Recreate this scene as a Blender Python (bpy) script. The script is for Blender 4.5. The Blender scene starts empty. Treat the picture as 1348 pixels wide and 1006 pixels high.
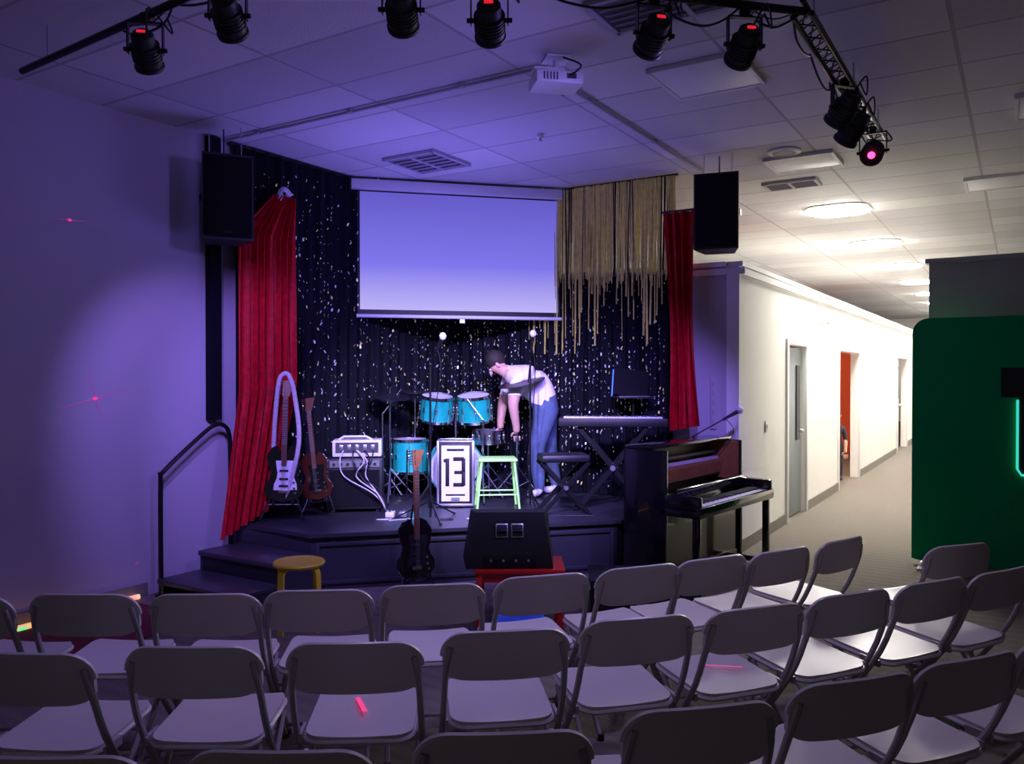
import bpy, bmesh, math, random
from mathutils import Vector, Matrix, Euler
random.seed(7)
S32, C32 = math.sin(math.radians(32)), math.cos(math.radians(32))
RZ = -math.radians(32)
def W(p, c, z=0.0):
    return Vector((C32*p + S32*c, -S32*p + C32*c, z))
scene = bpy.context.scene
COL = scene.collection

# ------------------------------------------------------------------ materials
def M(name, col, rough=0.6, metal=0.0, bump=0.0, bscale=60, var=0.12, vscale=6, em=None, ems=0.0, sheen=0.0, coat=0.0, spec=None):
    m = bpy.data.materials.new(name); m.use_nodes = True
    nt = m.node_tree; N = nt.nodes; L = nt.links
    b = N['Principled BSDF']
    tc = N.new('ShaderNodeTexCoord')
    nz = N.new('ShaderNodeTexNoise'); nz.inputs['Scale'].default_value = vscale; nz.inputs['Detail'].default_value = 4
    L.new(tc.outputs['Object'], nz.inputs['Vector'])
    mx = N.new('ShaderNodeMix'); mx.data_type = 'RGBA'
    c = Vector(col[:3])
    mx.inputs[6].default_value = (*(c*(1-var)), 1)
    mx.inputs[7].default_value = (*[min(1, v*(1+var)) for v in c], 1)
    L.new(nz.outputs['Fac'], mx.inputs[0]); L.new(mx.outputs[2], b.inputs['Base Color'])
    b.inputs['Roughness'].default_value = rough; b.inputs['Metallic'].default_value = metal
    if bump > 0:
        n2 = N.new('ShaderNodeTexNoise'); n2.inputs['Scale'].default_value = bscale
        L.new(tc.outputs['Object'], n2.inputs['Vector'])
        bp = N.new('ShaderNodeBump'); bp.inputs['Strength'].default_value = bump; bp.inputs['Distance'].default_value = 0.01
        L.new(n2.outputs['Fac'], bp.inputs['Height']); L.new(bp.outputs['Normal'], b.inputs['Normal'])
    if em is not None:
        b.inputs['Emission Color'].default_value = (*em[:3], 1); b.inputs['Emission Strength'].default_value = ems
    if sheen: b.inputs['Sheen Weight'].default_value = sheen
    if coat: b.inputs['Coat Weight'].default_value = coat
    if spec is not None: b.inputs['Specular IOR Level'].default_value = spec
    return m

mWall = M('wall_paint', (0.48, 0.45, 0.50), 0.8, bump=0.08, bscale=120, var=0.03, spec=0.25)
mPart = M('partition_paint', (0.84, 0.82, 0.79), 0.7, bump=0.05, var=0.03)
mPartDark = M('partition_grey', (0.40, 0.37, 0.37), 0.8, var=0.04)
mTrim = M('trim_white', (0.75, 0.75, 0.75), 0.5, var=0.03)
mBase = M('baseboard_taupe', (0.20, 0.18, 0.16), 0.6, var=0.05)
mDoor = M('door_grey', (0.22, 0.25, 0.27), 0.5, var=0.05)
mOrange = M('orange_lit_wall', (0.62, 0.10, 0.03), 0.7, var=0.05)  # orange-red light of the side room put into the wall colour
mBlack = M('black_plastic', (0.010, 0.010, 0.012), 0.5, bump=0.1, bscale=200)
mBlackM = M('black_metal', (0.02, 0.02, 0.022), 0.35, metal=0.6)
mStage = M('stage_black', (0.032, 0.032, 0.038), 0.38, bump=0.15, bscale=40)
mGrille = M('speaker_grille', (0.008, 0.008, 0.010), 0.85, bump=0.8, bscale=350, spec=0.2)
mBlackGloss = M('piano_lacquer', (0.006, 0.006, 0.007), 0.15, coat=0.6)
mChrome = M('chrome', (0.8, 0.8, 0.82), 0.18, metal=1.0, var=0.03)
mSteel = M('steel', (0.55, 0.55, 0.58), 0.35, metal=0.9, var=0.05)
mMicHead = M('mic_grille', (0.80, 0.80, 0.82), 0.5, metal=0.3, bump=0.6, bscale=400, var=0.05)
mWhiteP = M('white_plastic', (0.75, 0.75, 0.75), 0.4, var=0.03)
mResin = M('chair_resin', (0.52, 0.48, 0.46), 0.36, bump=0.06, bscale=200, var=0.05)
mChairF = M('chair_frame', (0.36, 0.34, 0.33), 0.4, metal=0.2)
mRed = M('red_velvet', (0.46, 0.002, 0.012), 0.6, bump=0.9, bscale=20, var=0.6, vscale=16, spec=0.25)
mCurt = M('black_cloth', (0.0025, 0.003, 0.007), 0.8, bump=0.4, bscale=30, var=0.5, spec=0.2)
mSeq = M('silver_sequin', (0.65, 0.68, 0.72), 0.3, metal=0.3, var=0.3, vscale=30, em=(0.75, 0.85, 1.0), ems=0.06)  # faint emission stands in for the sparkle of the sequins
mSeqG = M('gold_sequin', (0.80, 0.70, 0.28), 0.3, metal=0.3, var=0.3, vscale=30, em=(1.0, 0.85, 0.35), ems=0.14)  # warm sparkle put in as emission
mFringe = M('gold_fringe', (0.95, 0.72, 0.16), 0.35, metal=0.3, var=0.4, vscale=20)
mTeal = M('teal_sparkle', (0.01, 0.45, 0.33), 0.25, bump=0.3, bscale=300, var=0.3, vscale=60, coat=0.5)
mHead = M('drum_head', (0.80, 0.80, 0.80), 0.4, var=0.03)
mBrass = M('cymbal_bronze', (0.42, 0.33, 0.20), 0.3, metal=0.9, var=0.1)
mBrassD = M('cymbal_dark', (0.05, 0.05, 0.06), 0.35, metal=0.7, var=0.1)
mWood = M('wood_brown', (0.24, 0.095, 0.03), 0.45, bump=0.1, var=0.3, vscale=12)
mWoodL = M('maple', (0.38, 0.23, 0.11), 0.45, var=0.2, vscale=15)
mNeck = M('dark_rosewood', (0.13, 0.05, 0.025), 0.4, var=0.3, vscale=15)
mSun = M('sunburst', (0.055, 0.012, 0.008), 0.2, var=0.6, vscale=5, coat=0.6)
mIvory = M('ivory_keys', (0.8, 0.78, 0.72), 0.3, var=0.03)
mFelt = M('hammer_felt', (0.42, 0.36, 0.38), 0.8, var=0.1)
mYellow = M('yellow_birch', (0.92, 0.66, 0.05), 0.45, var=0.1)
mRedP = M('red_paint', (0.60, 0.015, 0.015), 0.4, var=0.08)
mBlueP = M('blue_plastic', (0.02, 0.12, 0.75), 0.4, var=0.05)
mLime = M('lime_paint_glow', (0.45, 0.95, 0.25), 0.4, var=0.05, em=(0.45, 1.0, 0.25), ems=0.22)  # emission added to plain lime paint so it stays green under blue light
mGreen = M('green_fabric', (0.004, 0.42, 0.13), 0.9, bump=0.2, bscale=300, var=0.08, spec=0.15)
mSignB = M('sign_black', (0.006, 0.006, 0.008), 0.6)
mTealGlow = M('teal_glow', (0.05, 0.6, 0.5), 0.5, em=(0.05, 0.85, 0.65), ems=0.8)
mLED = M('red_led', (0.8, 0.02, 0.05), 0.4, em=(1.0, 0.02, 0.05), ems=0.7)
mLEDp = M('pink_led', (0.9, 0.1, 0.3), 0.4, em=(1.0, 0.05, 0.20), ems=4)
mBlueGlow = M('blue_edge', (0.05, 0.15, 0.9), 0.4, em=(0.08, 0.2, 1.0), ems=0.9)
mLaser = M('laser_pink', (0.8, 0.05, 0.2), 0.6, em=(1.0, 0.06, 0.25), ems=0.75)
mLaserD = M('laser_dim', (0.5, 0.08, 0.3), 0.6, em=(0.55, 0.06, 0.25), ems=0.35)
mPanelOn = M('light_panel_on', (0.9, 0.9, 0.85), 0.5, em=(1.0, 0.955, 0.87), ems=110)
mPanelOff = M('light_panel_off', (0.80, 0.82, 0.82), 0.5, var=0.02)
mVent = M('vent_dark', (0.05, 0.05, 0.06), 0.6)
mShirt = M('white_tshirt', (0.85, 0.78, 0.78), 0.8, bump=0.5, bscale=14, var=0.05)
mJeans = M('denim', (0.08, 0.12, 0.20), 0.85, bump=0.4, bscale=30, var=0.5, vscale=9)
mSkin = M('skin', (0.62, 0.36, 0.26), 0.5, var=0.05)
mHair = M('hair_dark', (0.02, 0.014, 0.01), 0.7, bump=0.6, bscale=60)
mDarkCloth = M('dark_clothes', (0.03, 0.03, 0.05), 0.8)
mRug = M('red_rug', (0.16, 0.01, 0.03), 0.95, bump=0.6, bscale=200, var=0.2)
mStrap = M('strap_white', (0.6, 0.55, 0.6), 0.7, var=0.3, vscale=40)

def carpet():
    m = bpy.data.materials.new('carpet'); m.use_nodes = True
    nt = m.node_tree; N = nt.nodes; L = nt.links; b = N['Principled BSDF']
    tc = N.new('ShaderNodeTexCoord')
    w = N.new('ShaderNodeTexWave'); w.bands_direction = 'Y'; w.inputs['Scale'].default_value = 2.6; w.inputs['Distortion'].default_value = 0.4
    n = N.new('ShaderNodeTexNoise'); n.inputs['Scale'].default_value = 45; n.inputs['Detail'].default_value = 5
    L.new(tc.outputs['Object'], w.inputs['Vector']); L.new(tc.outputs['Object'], n.inputs['Vector'])
    mx = N.new('ShaderNodeMix'); mx.data_type = 'RGBA'
    mx.inputs[6].default_value = (0.11, 0.095, 0.08, 1); mx.inputs[7].default_value = (0.18, 0.155, 0.125, 1)
    a = N.new('ShaderNodeMath'); a.operation = 'MULTIPLY_ADD'; a.inputs[1].default_value = 0.45
    L.new(w.outputs['Fac'], a.inputs[0]); 
    k = N.new('ShaderNodeMath'); k.operation = 'MULTIPLY'; k.inputs[1].default_value = 0.55
    L.new(n.outputs['Fac'], k.inputs[0]); L.new(k.outputs[0], a.inputs[2]); L.new(a.outputs[0], mx.inputs[0])
    L.new(mx.outputs[2], b.inputs['Base Color']); b.inputs['Roughness'].default_value = 0.95
    bp = N.new('ShaderNodeBump'); bp.inputs['Strength'].default_value = 0.4; bp.inputs['Distance'].default_value = 0.01
    L.new(n.outputs['Fac'], bp.inputs['Height']); L.new(bp.outputs['Normal'], b.inputs['Normal'])
    return m
mCarpet = carpet()

def ceil_mat():
    m = bpy.data.materials.new('ceiling_tiles'); m.use_nodes = True
    nt = m.node_tree; N = nt.nodes; L = nt.links; b = N['Principled BSDF']
    tc = N.new('ShaderNodeTexCoord'); sp = N.new('ShaderNodeSeparateXYZ'); L.new(tc.outputs['Object'], sp.inputs[0])
    def mth(op, a, bb=None):
        x = N.new('ShaderNodeMath'); x.operation = op
        for i, v in enumerate((a, bb)):
            if v is None: continue
            if isinstance(v, (int, float)): x.inputs[i].default_value = v
            else: L.new(v, x.inputs[i])
        return x.outputs[0]
    u = mth('DIVIDE', mth('ADD', sp.outputs[0], 0.35), 1.2); v = mth('DIVIDE', mth('ADD', sp.outputs[1], 0.15), 0.6)
    fu = mth('FRACT', u); fv = mth('FRACT', v)
    lu = mth('LESS_THAN', fu, 0.020); lv = mth('LESS_THAN', fv, 0.040)
    line = mth('MAXIMUM', lu, lv)
    cu = mth('FLOOR', u); cv = mth('FLOOR', v)
    cb = N.new('ShaderNodeCombineXYZ'); L.new(cu, cb.inputs[0]); L.new(cv, cb.inputs[1])
    wn = N.new('ShaderNodeTexWhiteNoise'); L.new(cb.outputs[0], wn.inputs['Vector'])
    mx = N.new('ShaderNodeMix'); mx.data_type = 'RGBA'
    mx.inputs[6].default_value = (0.54, 0.53, 0.53, 1); mx.inputs[7].default_value = (0.68, 0.67, 0.66, 1)
    L.new(wn.outputs['Value'], mx.inputs[0])
    m2 = N.new('ShaderNodeMix'); m2.data_type = 'RGBA'; L.new(line, m2.inputs[0]); L.new(mx.outputs[2], m2.inputs[6])
    m2.inputs[7].default_value = (0.40, 0.39, 0.39, 1)
    L.new(m2.outputs[2], b.inputs['Base Color']); b.inputs['Roughness'].default_value = 0.85
    n = N.new('ShaderNodeTexNoise'); n.inputs['Scale'].default_value = 90; L.new(tc.outputs['Object'], n.inputs['Vector'])
    bp = N.new('ShaderNodeBump'); bp.inputs['Strength'].default_value = 0.25; bp.inputs['Distance'].default_value = 0.01
    L.new(n.outputs['Fac'], bp.inputs['Height']); L.new(bp.outputs['Normal'], b.inputs['Normal'])
    return m
mCeil = ceil_mat()

def screen_mat():
    m = bpy.data.materials.new('projected_image'); m.use_nodes = True
    nt = m.node_tree; N = nt.nodes; L = nt.links; b = N['Principled BSDF']
    tc = N.new('ShaderNodeTexCoord'); sp = N.new('ShaderNodeSeparateXYZ'); L.new(tc.outputs['Object'], sp.inputs[0])
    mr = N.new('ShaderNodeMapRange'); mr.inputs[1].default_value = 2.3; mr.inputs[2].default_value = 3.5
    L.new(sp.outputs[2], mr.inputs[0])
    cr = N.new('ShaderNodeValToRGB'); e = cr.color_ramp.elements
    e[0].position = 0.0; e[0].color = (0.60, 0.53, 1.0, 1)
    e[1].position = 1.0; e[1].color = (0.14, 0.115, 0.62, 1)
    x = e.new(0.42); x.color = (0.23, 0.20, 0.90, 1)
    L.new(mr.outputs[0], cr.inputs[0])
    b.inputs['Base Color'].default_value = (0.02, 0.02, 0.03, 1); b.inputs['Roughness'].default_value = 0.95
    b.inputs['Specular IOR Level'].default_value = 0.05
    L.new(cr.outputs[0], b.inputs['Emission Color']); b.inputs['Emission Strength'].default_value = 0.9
    return m
mScreen = screen_mat()

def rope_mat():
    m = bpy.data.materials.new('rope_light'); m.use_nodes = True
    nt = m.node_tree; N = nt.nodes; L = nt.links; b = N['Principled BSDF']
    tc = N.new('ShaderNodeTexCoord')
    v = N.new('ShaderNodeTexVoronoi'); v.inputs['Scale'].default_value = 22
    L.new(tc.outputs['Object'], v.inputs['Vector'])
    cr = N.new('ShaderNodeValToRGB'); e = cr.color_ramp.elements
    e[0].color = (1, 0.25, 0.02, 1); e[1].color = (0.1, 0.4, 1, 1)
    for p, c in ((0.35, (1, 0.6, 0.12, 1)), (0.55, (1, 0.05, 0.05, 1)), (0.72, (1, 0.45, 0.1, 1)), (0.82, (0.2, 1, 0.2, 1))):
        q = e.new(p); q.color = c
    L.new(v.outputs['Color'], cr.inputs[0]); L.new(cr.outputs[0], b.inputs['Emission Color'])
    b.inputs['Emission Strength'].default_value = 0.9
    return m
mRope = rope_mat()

# ------------------------------------------------------------------ mesh builder
class B:
    def __init__(s, name):
        s.name = name; s.v = []; s.f = []; s.mi = []; s.sm = []; s.mats = []; s.X = Matrix.Identity(4)
    def m(s, mat):
        if mat not in s.mats: s.mats.append(mat)
        return s.mats.index(mat)
    def raw(s, vs, fs, mat, smooth=False):
        o = len(s.v); i = s.m(mat)
        s.v += [tuple(s.X @ Vector(v)) for v in vs]
        for f in fs:
            s.f.append([k+o for k in f]); s.mi.append(i); s.sm.append(smooth)
    def frombm(s, bm, mat, smooth=False):
        bm.verts.ensure_lookup_table(); bm.verts.index_update()
        s.raw([v.co.copy() for v in bm.verts], [[v.index for v in f.verts] for f in bm.faces], mat, smooth); bm.free()
    def box(s, c, d, mat, rot=(0, 0, 0), bev=0.0):
        bm = bmesh.new(); bmesh.ops.create_cube(bm, size=1.0)
        for v in bm.verts: v.co = Vector((v.co.x*d[0], v.co.y*d[1], v.co.z*d[2]))
        if bev > 0: bmesh.ops.bevel(bm, geom=list(bm.edges), offset=min(bev, min(d)*0.45), segments=2, affect='EDGES', profile=0.5)
        R = Euler(rot).to_matrix().to_4x4(); T = Matrix.Translation(c)
        bmesh.ops.transform(bm, matrix=T @ R, verts=bm.verts)
        s.frombm(bm, mat)
    def cyl(s, a, b, r, mat, r2=None, seg=14, cap=True):
        a = Vector(a); b = Vector(b); r2 = r if r2 is None else r2
        d = (b-a).normalized(); q = d.to_track_quat('Z', 'Y')
        vs = []; fs = []
        for P, R in ((a, r), (b, r2)):
            for i in range(seg):
                t = 2*math.pi*i/seg; vs.append(P + q @ Vector((R*math.cos(t), R*math.sin(t), 0)))
        for i in range(seg):
            j = (i+1) % seg; fs.append([i, j, seg+j, seg+i])
        s.raw(vs, fs, mat, True)
        if cap:
            s.raw(vs[:seg], [list(range(seg))[::-1]], mat); s.raw(vs[seg:], [list(range(seg))], mat)
    def tube(s, pts, r, mat, seg=8, smooth=0):
        P = [Vector(p) for p in pts]
        if smooth:
            Q = []
            for i in range(len(P)-1):
                p0 = P[max(i-1, 0)]; p1 = P[i]; p2 = P[i+1]; p3 = P[min(i+2, len(P)-1)]
                for k in range(smooth):
                    t = k/smooth
                    Q.append(0.5*((2*p1)+(p2-p0)*t+(2*p0-5*p1+4*p2-p3)*t*t+(3*p1-p0-3*p2+p3)*t**3))
            Q.append(P[-1]); P = Q
        vs = []; fs = []; n = len(P)
        up = None
        for i in range(n):
            t = (P[min(i+1, n-1)]-P[max(i-1, 0)]).normalized()
            if up is None:
                up = Vector((0, 0, 1)) if abs(t.z) < 0.9 else Vector((1, 0, 0))
            x = t.cross(up).normalized(); up = x.cross(t).normalized()
            for k in range(seg):
                a = 2*math.pi*k/seg; vs.append(P[i]+x*r*math.cos(a)+up*r*math.sin(a))
        for i in range(n-1):
            for k in range(seg):
                j = (k+1) % seg; fs.append([i*seg+k, i*seg+j, (i+1)*seg+j, (i+1)*seg+k])
        fs.append(list(range(seg))[::-1]); fs.append([(n-1)*seg+k for k in range(seg)])
        s.raw(vs, fs, mat, True)
    def lathe(s, c, prof, mat, seg=24, q=None):
        c = Vector(c); q = q or Matrix.Identity(3)
        vs = []; fs = []; n = len(prof)
        for (r, z) in prof:
            for i in range(seg):
                t = 2*math.pi*i/seg; vs.append(c + q @ Vector((r*math.cos(t), r*math.sin(t), z)))
        for k in range(n-1):
            for i in range(seg):
                j = (i+1) % seg; fs.append([k*seg+i, k*seg+j, (k+1)*seg+j, (k+1)*seg+i])
        s.raw(vs, fs, mat, True)
    def ell(s, c, r, mat, rot=(0, 0, 0), seg=16):
        bm = bmesh.new(); bmesh.ops.create_uvsphere(bm, u_segments=seg, v_segments=seg//2+2, radius=1.0)
        for v in bm.verts: v.co = Vector((v.co.x*r[0], v.co.y*r[1], v.co.z*r[2]))
        bmesh.ops.transform(bm, matrix=Matrix.Translation(c) @ Euler(rot).to_matrix().to_4x4(), verts=bm.verts)
        s.frombm(bm, mat, True)
    def prism(s, poly, a, b, mat, axis='z'):
        def mk(u, v, w):
            return {'z': (u, v, w), 'x': (w, u, v), 'y': (u, w, v)}[axis]
        n = len(poly)
        vs = [mk(u, v, a) for u, v in poly]+[mk(u, v, b) for u, v in poly]
        fs = [list(range(n))[::-1], [n+i for i in range(n)]]+[[i, (i+1) % n, n+(i+1) % n, n+i] for i in range(n)]
        s.raw(vs, fs, mat)
    def slab(s, nx, ny, P, T, mat):
        T = Vector(T); A = []; Bv = []
        for i in range(nx+1):
            for j in range(ny+1):
                p = Vector(P(-1+2*i/nx, -1+2*j/ny)); A.append(p+T/2); Bv.append(p-T/2)
        n = len(A); fs = []; k = ny+1
        for i in range(nx):
            for j in range(ny):
                a = i*k+j; fs.append([a, a+k, a+k+1, a+1]); fs.append([n+a, n+a+1, n+a+k+1, n+a+k])
        for i in range(nx):
            for j in (0, ny):
                a = i*k+j; fs.append([a, a+k, n+a+k, n+a])
        for j in range(ny):
            for i in (0, nx):
                a = i*k+j; fs.append([a, a+1, n+a+1, n+a])
        s.raw(A+Bv, fs, mat, True)
    def mesh(s, me, mat):
        s.raw([v.co.copy() for v in me.vertices], [list(p.vertices) for p in me.polygons], mat, True)
    def data(s):
        me = bpy.data.meshes.new(s.name); me.from_pydata(s.v, [], s.f)
        for m in s.mats: me.materials.append(m)
        me.polygons.foreach_set('material_index', s.mi); me.polygons.foreach_set('use_smooth', s.sm)
        me.update()
        bm = bmesh.new(); bm.from_mesh(me); bmesh.ops.recalc_face_normals(bm, faces=bm.faces); bm.to_mesh(me); bm.free()
        try: me.set_sharp_from_angle(angle=math.radians(42))
        except Exception: pass
        return me
    def make(s, loc=(0, 0, 0), rot=(0, 0, 0), name=None):
        o = bpy.data.objects.new(name or s.name, s.data()); COL.objects.link(o)
        o.location = loc; o.rotation_euler = rot
        return o
ROOM = (0, 0, RZ)

# ------------------------------------------------------------------ room shell (local = p, c, z)
CE = 3.65; PH = 2.72
def rbox(name, p0, p1, c0, c1, z0, z1, mat, bev=0):
    b = B(name); b.box(((p0+p1)/2, (c0+c1)/2, (z0+z1)/2), (p1-p0, c1-c0, z1-z0), mat, bev=bev)
    return b.make(rot=ROOM)
rbox('floor', -5.8, 6.1, -3.5, 32.1, -0.1, 0.0, mCarpet)
rbox('ceiling', -5.8, 6.1, -3.5, 32.1, CE, CE+0.1, mCeil)
rbox('wall_left', -5.8, -5.68, -3.5, 32.1, 0, CE, mWall)
rbox('wall_right', 6.0, 6.1, -3.5, 32.1, 0, CE, mWall)
rbox('wall_end', -5.68, 6.0, 32.0, 32.1, 0, CE, mPart)
rbox('wall_back', -5.68, -2.38, 7.66, 7.78, 0, PH, mWall)
b = B('wall_corridor_left')
segs = [(7.66, 9.53), (10.44, 12.6), (14.3, 19.1), (20.9, 24.0), (25.0, 32.0)]
for a, c in segs: b.box((-2.32, (a+c)/2, PH/2), (0.12, c-a, PH), mPart)
for (a, c), (a2, c2) in zip(segs[:-1], segs[1:]): b.box((-2.32, (c+a2)/2, (2.03+PH)/2), (0.12, a2-c, PH-2.03), mPart)
b.make(rot=ROOM)
b = B('trim_1')
b.box((-4.03, 7.71, PH+0.02), (3.3, 0.17, 0.045), mTrim); b.box((-2.32, 19.83, PH+0.0225), (0.17, 24.3, 0.045), mTrim)
b.box((-2.55, 7.65, PH-0.05), (0.7, 0.03, 0.06), mTrim); b.box((-2.245, 19.83, PH-0.05), (0.03, 24.3, 0.06), mTrim)
b.make(rot=ROOM)
b = B('trim_2')
for (a, c), (a2, c2) in zip(segs[:-1], segs[1:]):
    b.box((-2.25, c-0.04, 1.05), (0.03, 0.08, 2.1), mTrim, bev=0.006)
    b.box((-2.25, a2+0.04, 1.05), (0.03, 0.08, 2.1), mTrim, bev=0.006)
    b.box((-2.25, (c+a2)/2, 2.07), (0.03, a2-c, 0.08), mTrim, bev=0.006)
b.make(rot=ROOM)
b = B('baseboard_corridor')
for a, c in segs: b.box((-2.25, (a+0.08*(a > 8)+c-0.08)/2, 0.06), (0.02, c-a-0.08-0.08*(a > 8), 0.12), mBase)
b.make(rot=ROOM)
rbox('baseboard_left', -5.68, -5.66, -3.5, 3.8, 0, 0.1, mBase)
rbox('wall_corridor_right', -0.73, -0.61, 8.58, 32, 0, PH, mPart)
rbox('wall_partition', -0.73, 6.0, 8.46, 8.58, 0, PH, mPartDark)
rbox('trim_3', -0.76, 6.0, 8.43, 8.61, PH, PH+0.04, mPartDark)
rbox('baseboard_partition', -0.73, 6.0, 8.44, 8.46, 0, 0.1, mBase)
b = B('wall_sideroom')
b.box((-4.9, 14.5, PH/2), (0.1, 8.0, PH), mOrange); b.box((-3.6, 18.4, PH/2), (2.5, 0.1, PH), mOrange); b.box((-3.6, 11.5, PH/2), (2.5, 0.1, PH), mOrange)
b.box((-3.66, 14.95, PH-0.03), (2.4, 6.8, 0.05), mPart)
b.make(rot=ROOM)
b = B('door_1')
b.box((-2.33, 9.985, 1.01), (0.045, 0.88, 2.0), mDoor, bev=0.005)
b.box((-2.30, 10.22, 1.35), (0.02, 0.16, 0.9), mVent)
for z in (0.35, 1.7): b.box((-2.298, 9.58, z), (0.02, 0.05, 0.12), mSteel)
b.cyl((-2.31, 10.35, 1.0), (-2.26, 10.35, 1.0), 0.025, mSteel); b.cyl((-2.26, 10.35, 1.0), (-2.26, 10.24, 1.0), 0.01, mSteel)
b.make(rot=ROOM)
for i, (a, c) in enumerate(((19.1, 20.0), (24.0, 25.0))):
    b = B('door_%d' % (i+2)); b.box((-2.34, (a+c)/2, 1.01), (0.045, c-a-0.04, 2.0), mTrim, bev=0.005)
    b.box((-2.305, (a+c)/2, 1.5), (0.02, 0.5, 0.7), mDoor); b.cyl((-2.31, c-0.1, 1.0), (-2.25, c-0.1, 1.0), 0.03, mSteel); b.make(rot=ROOM)
b = B('room_sign'); b.box((-2.50, 7.645, 1.42), (0.055, 0.012, 0.5), mWall, bev=0.003)
for k in range(5): b.box((-2.50, 7.637, 1.24+k*0.09), (0.03, 0.004, 0.05), mPartDark)
b.make(rot=ROOM)
b = B('light_switch'); b.box((-2.25, 8.6, 1.15), (0.012, 0.08, 0.12), mWhiteP, bev=0.003); b.box((-2.24, 8.6, 1.15), (0.012, 0.02, 0.04), mTrim); b.make(rot=ROOM)
b = B('wall_lamp'); b.box((-2.22, 11.4, 2.42), (0.07, 0.22, 0.10), mWhiteP, bev=0.02); b.ell((-2.19, 11.33, 2.40), (.04, .04, .04), mTrim); b.ell((-2.19, 11.47, 2.40), (.04, .04, .04), mTrim); b.make(rot=ROOM)

# ceiling lights
def troffer(p, c, on, sz=0.58, sc=0.58):
    if on:
        b = B('ceiling_lamp')
        def P(u, v):
            x = 0.33*math.sin(math.pi/2*u); r = 0.22; t = max(0, (abs(x)-(0.33-r))/r); e = r*(1-math.sqrt(max(0, 1-t*t)))
            y = (0.33-e)*v; return (x, y, -0.035*math.cos(1.3*u)*math.cos(1.3*v))
        b.slab(22, 10, P, (0, 0, 0.012), mPanelOn)
        def Q(u, v):
            q = P(u, v); return (q[0]*1.07, q[1]*1.07, 0.006)
        b.slab(22, 4, Q, (0, 0, 0.012), mTrim)
        return b.make(loc=W(p, c, CE-0.016), rot=ROOM)
    b = B('ceiling_light_panel')
    b.box((0, 0, 0), (sz, sc, 0.02), mPanelOff, bev=0.008)
    for s in (-1, 1):
        b.box((s*sz/2, 0, 0.0), (0.025, sc+0.025, 0.03), mTrim); b.box((0, s*sc/2, 0), (sz, 0.025, 0.03), mTrim)
    return b.make(loc=W(p, c, CE-0.016), rot=ROOM)
for k in range(7): troffer(-1.85, 10.25+2.95*k, True)
troffer(-1.75, 5.2, False); troffer(-1.7, 7.75, False, 0.58, 0.5)
troffer(0.25, 7.0, False); troffer(-0.2, 9.6, False)
def vent(p, c, w, h):
    b = B('ceiling_vent')
    b.box((0, 0, 0), (w, h, 0.02), mVent)
    n = 6
    for i in range(n): b.box((0, -h/2+h*(i+0.5)/n, -0.012), (w*0.92, h/n*0.35, 0.012), mWall, rot=(0.5, 0, 0))
    for s in (-1, 1):
        b.box((s*w/2, 0, -0.005), (0.03, h+0.03, 0.025), mWall); b.box((0, s*h/2, -0.005), (w, 0.03, 0.025), mWall)
    b.box((0, 0, -0.012), (0.03, h, 0.02), mWall)
    return b.make(loc=W(p, c, CE-0.012), rot=ROOM)
vent(-4.62, 5.93, 0.55, 0.55); vent(-1.5, 4.05, 0.9, 0.4); vent(-2.0, 8.6, 0.5, 0.3)
b = B('ceiling_speaker'); b.lathe((0, 0, 0), [(0.0, -0.015), (0.11, -0.015), (0.115, -0.02), (0.14, -0.012), (0.145, 0.005)], mPanelOff)
b.lathe((0, 0, -0.003), [(0, -0.015), (0.1, -0.015)], mVent); b.make(loc=(2.38, 7.15, CE-0.006))
b = B('sprinkler_head'); b.cyl((0, 0, 0), (0, 0, -0.03), 0.03, mWhiteP); b.cyl((0, 0, -0.03), (0, 0, -0.06), 0.01, mSteel); b.cyl((0, 0, -0.06), (0, 0, -0.065), 0.02, mSteel)
b.make(loc=(0.23, 6.65, CE))
b = B('ceiling_rail')
b.tube([W(-5.6, 4.48, CE-0.02), W(-2.62, 4.48, CE-0.02)], 0.013, mWall)
b.tube([W(-2.6, 4.5, CE-0.02), W(-2.6, 7.6, CE-0.02)], 0.013, mWall)
for p in (-5.2, -4.2, -3.2): b.box(W(p, 4.48, CE-0.015), (0.04, 0.04, 0.03), mWall, rot=(0, 0, RZ))
for c in (5.2, 6.4): b.box(W(-2.6, c, CE-0.015), (0.04, 0.04, 0.03), mWall, rot=(0, 0, RZ))
b.make()

# ------------------------------------------------------------------ stage
STG = 0.45
P0 = W(-5.62, 4.56); P1 = W(-4.70, 4.56); P2 = Vector((0.9, 6.97, 0)); P3 = W(-2.93, 7.63); P4 = W(-5.62, 7.63)
b = B('stage_platform')
b.prism([(p.x, p.y) for p in (P0, P1, P2, P3, P4)], 0, STG-0.03, mStage)
lip = [P0+Vector((0.0, 0, 0)), P1+Vector((0.0, -0.04, 0)), P2+Vector((0.03, -0.03, 0)), P3+Vector((0.03, 0, 0)), P4]
b.prism([(p.x, p.y) for p in lip], STG-0.03, STG, mStage)
d = (P2-P1); Ld = d.length; d.normalize(); nrm = Vector((d.y, -d.x, 0)); ang = math.atan2(d.y, d.x)
for k in range(3):
    c0 = P1+d*(Ld*(k+0.5)/3)+nrm*0.008; w = Ld/3-0.1
    for zz in (0.06, 0.36): b.box((c0.x, c0.y, zz), (w, 0.02, 0.03), mStage, rot=(0, 0, ang), bev=0.004)
    for s in (-1, 1):
        q = c0+d*(s*w/2); b.box((q.x, q.y, 0.21), (0.03, 0.02, 0.33), mStage, rot=(0, 0, ang), bev=0.004)
b.make()
b = B('stage_steps')
b.box((-5.06, 4.34, 0.28), (0.92, 0.40, 0.04), mStage, bev=0.008); b.box((-5.06, 3.97, 0.13), (0.92, 0.38, 0.04), mStage, bev=0.008)
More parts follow.
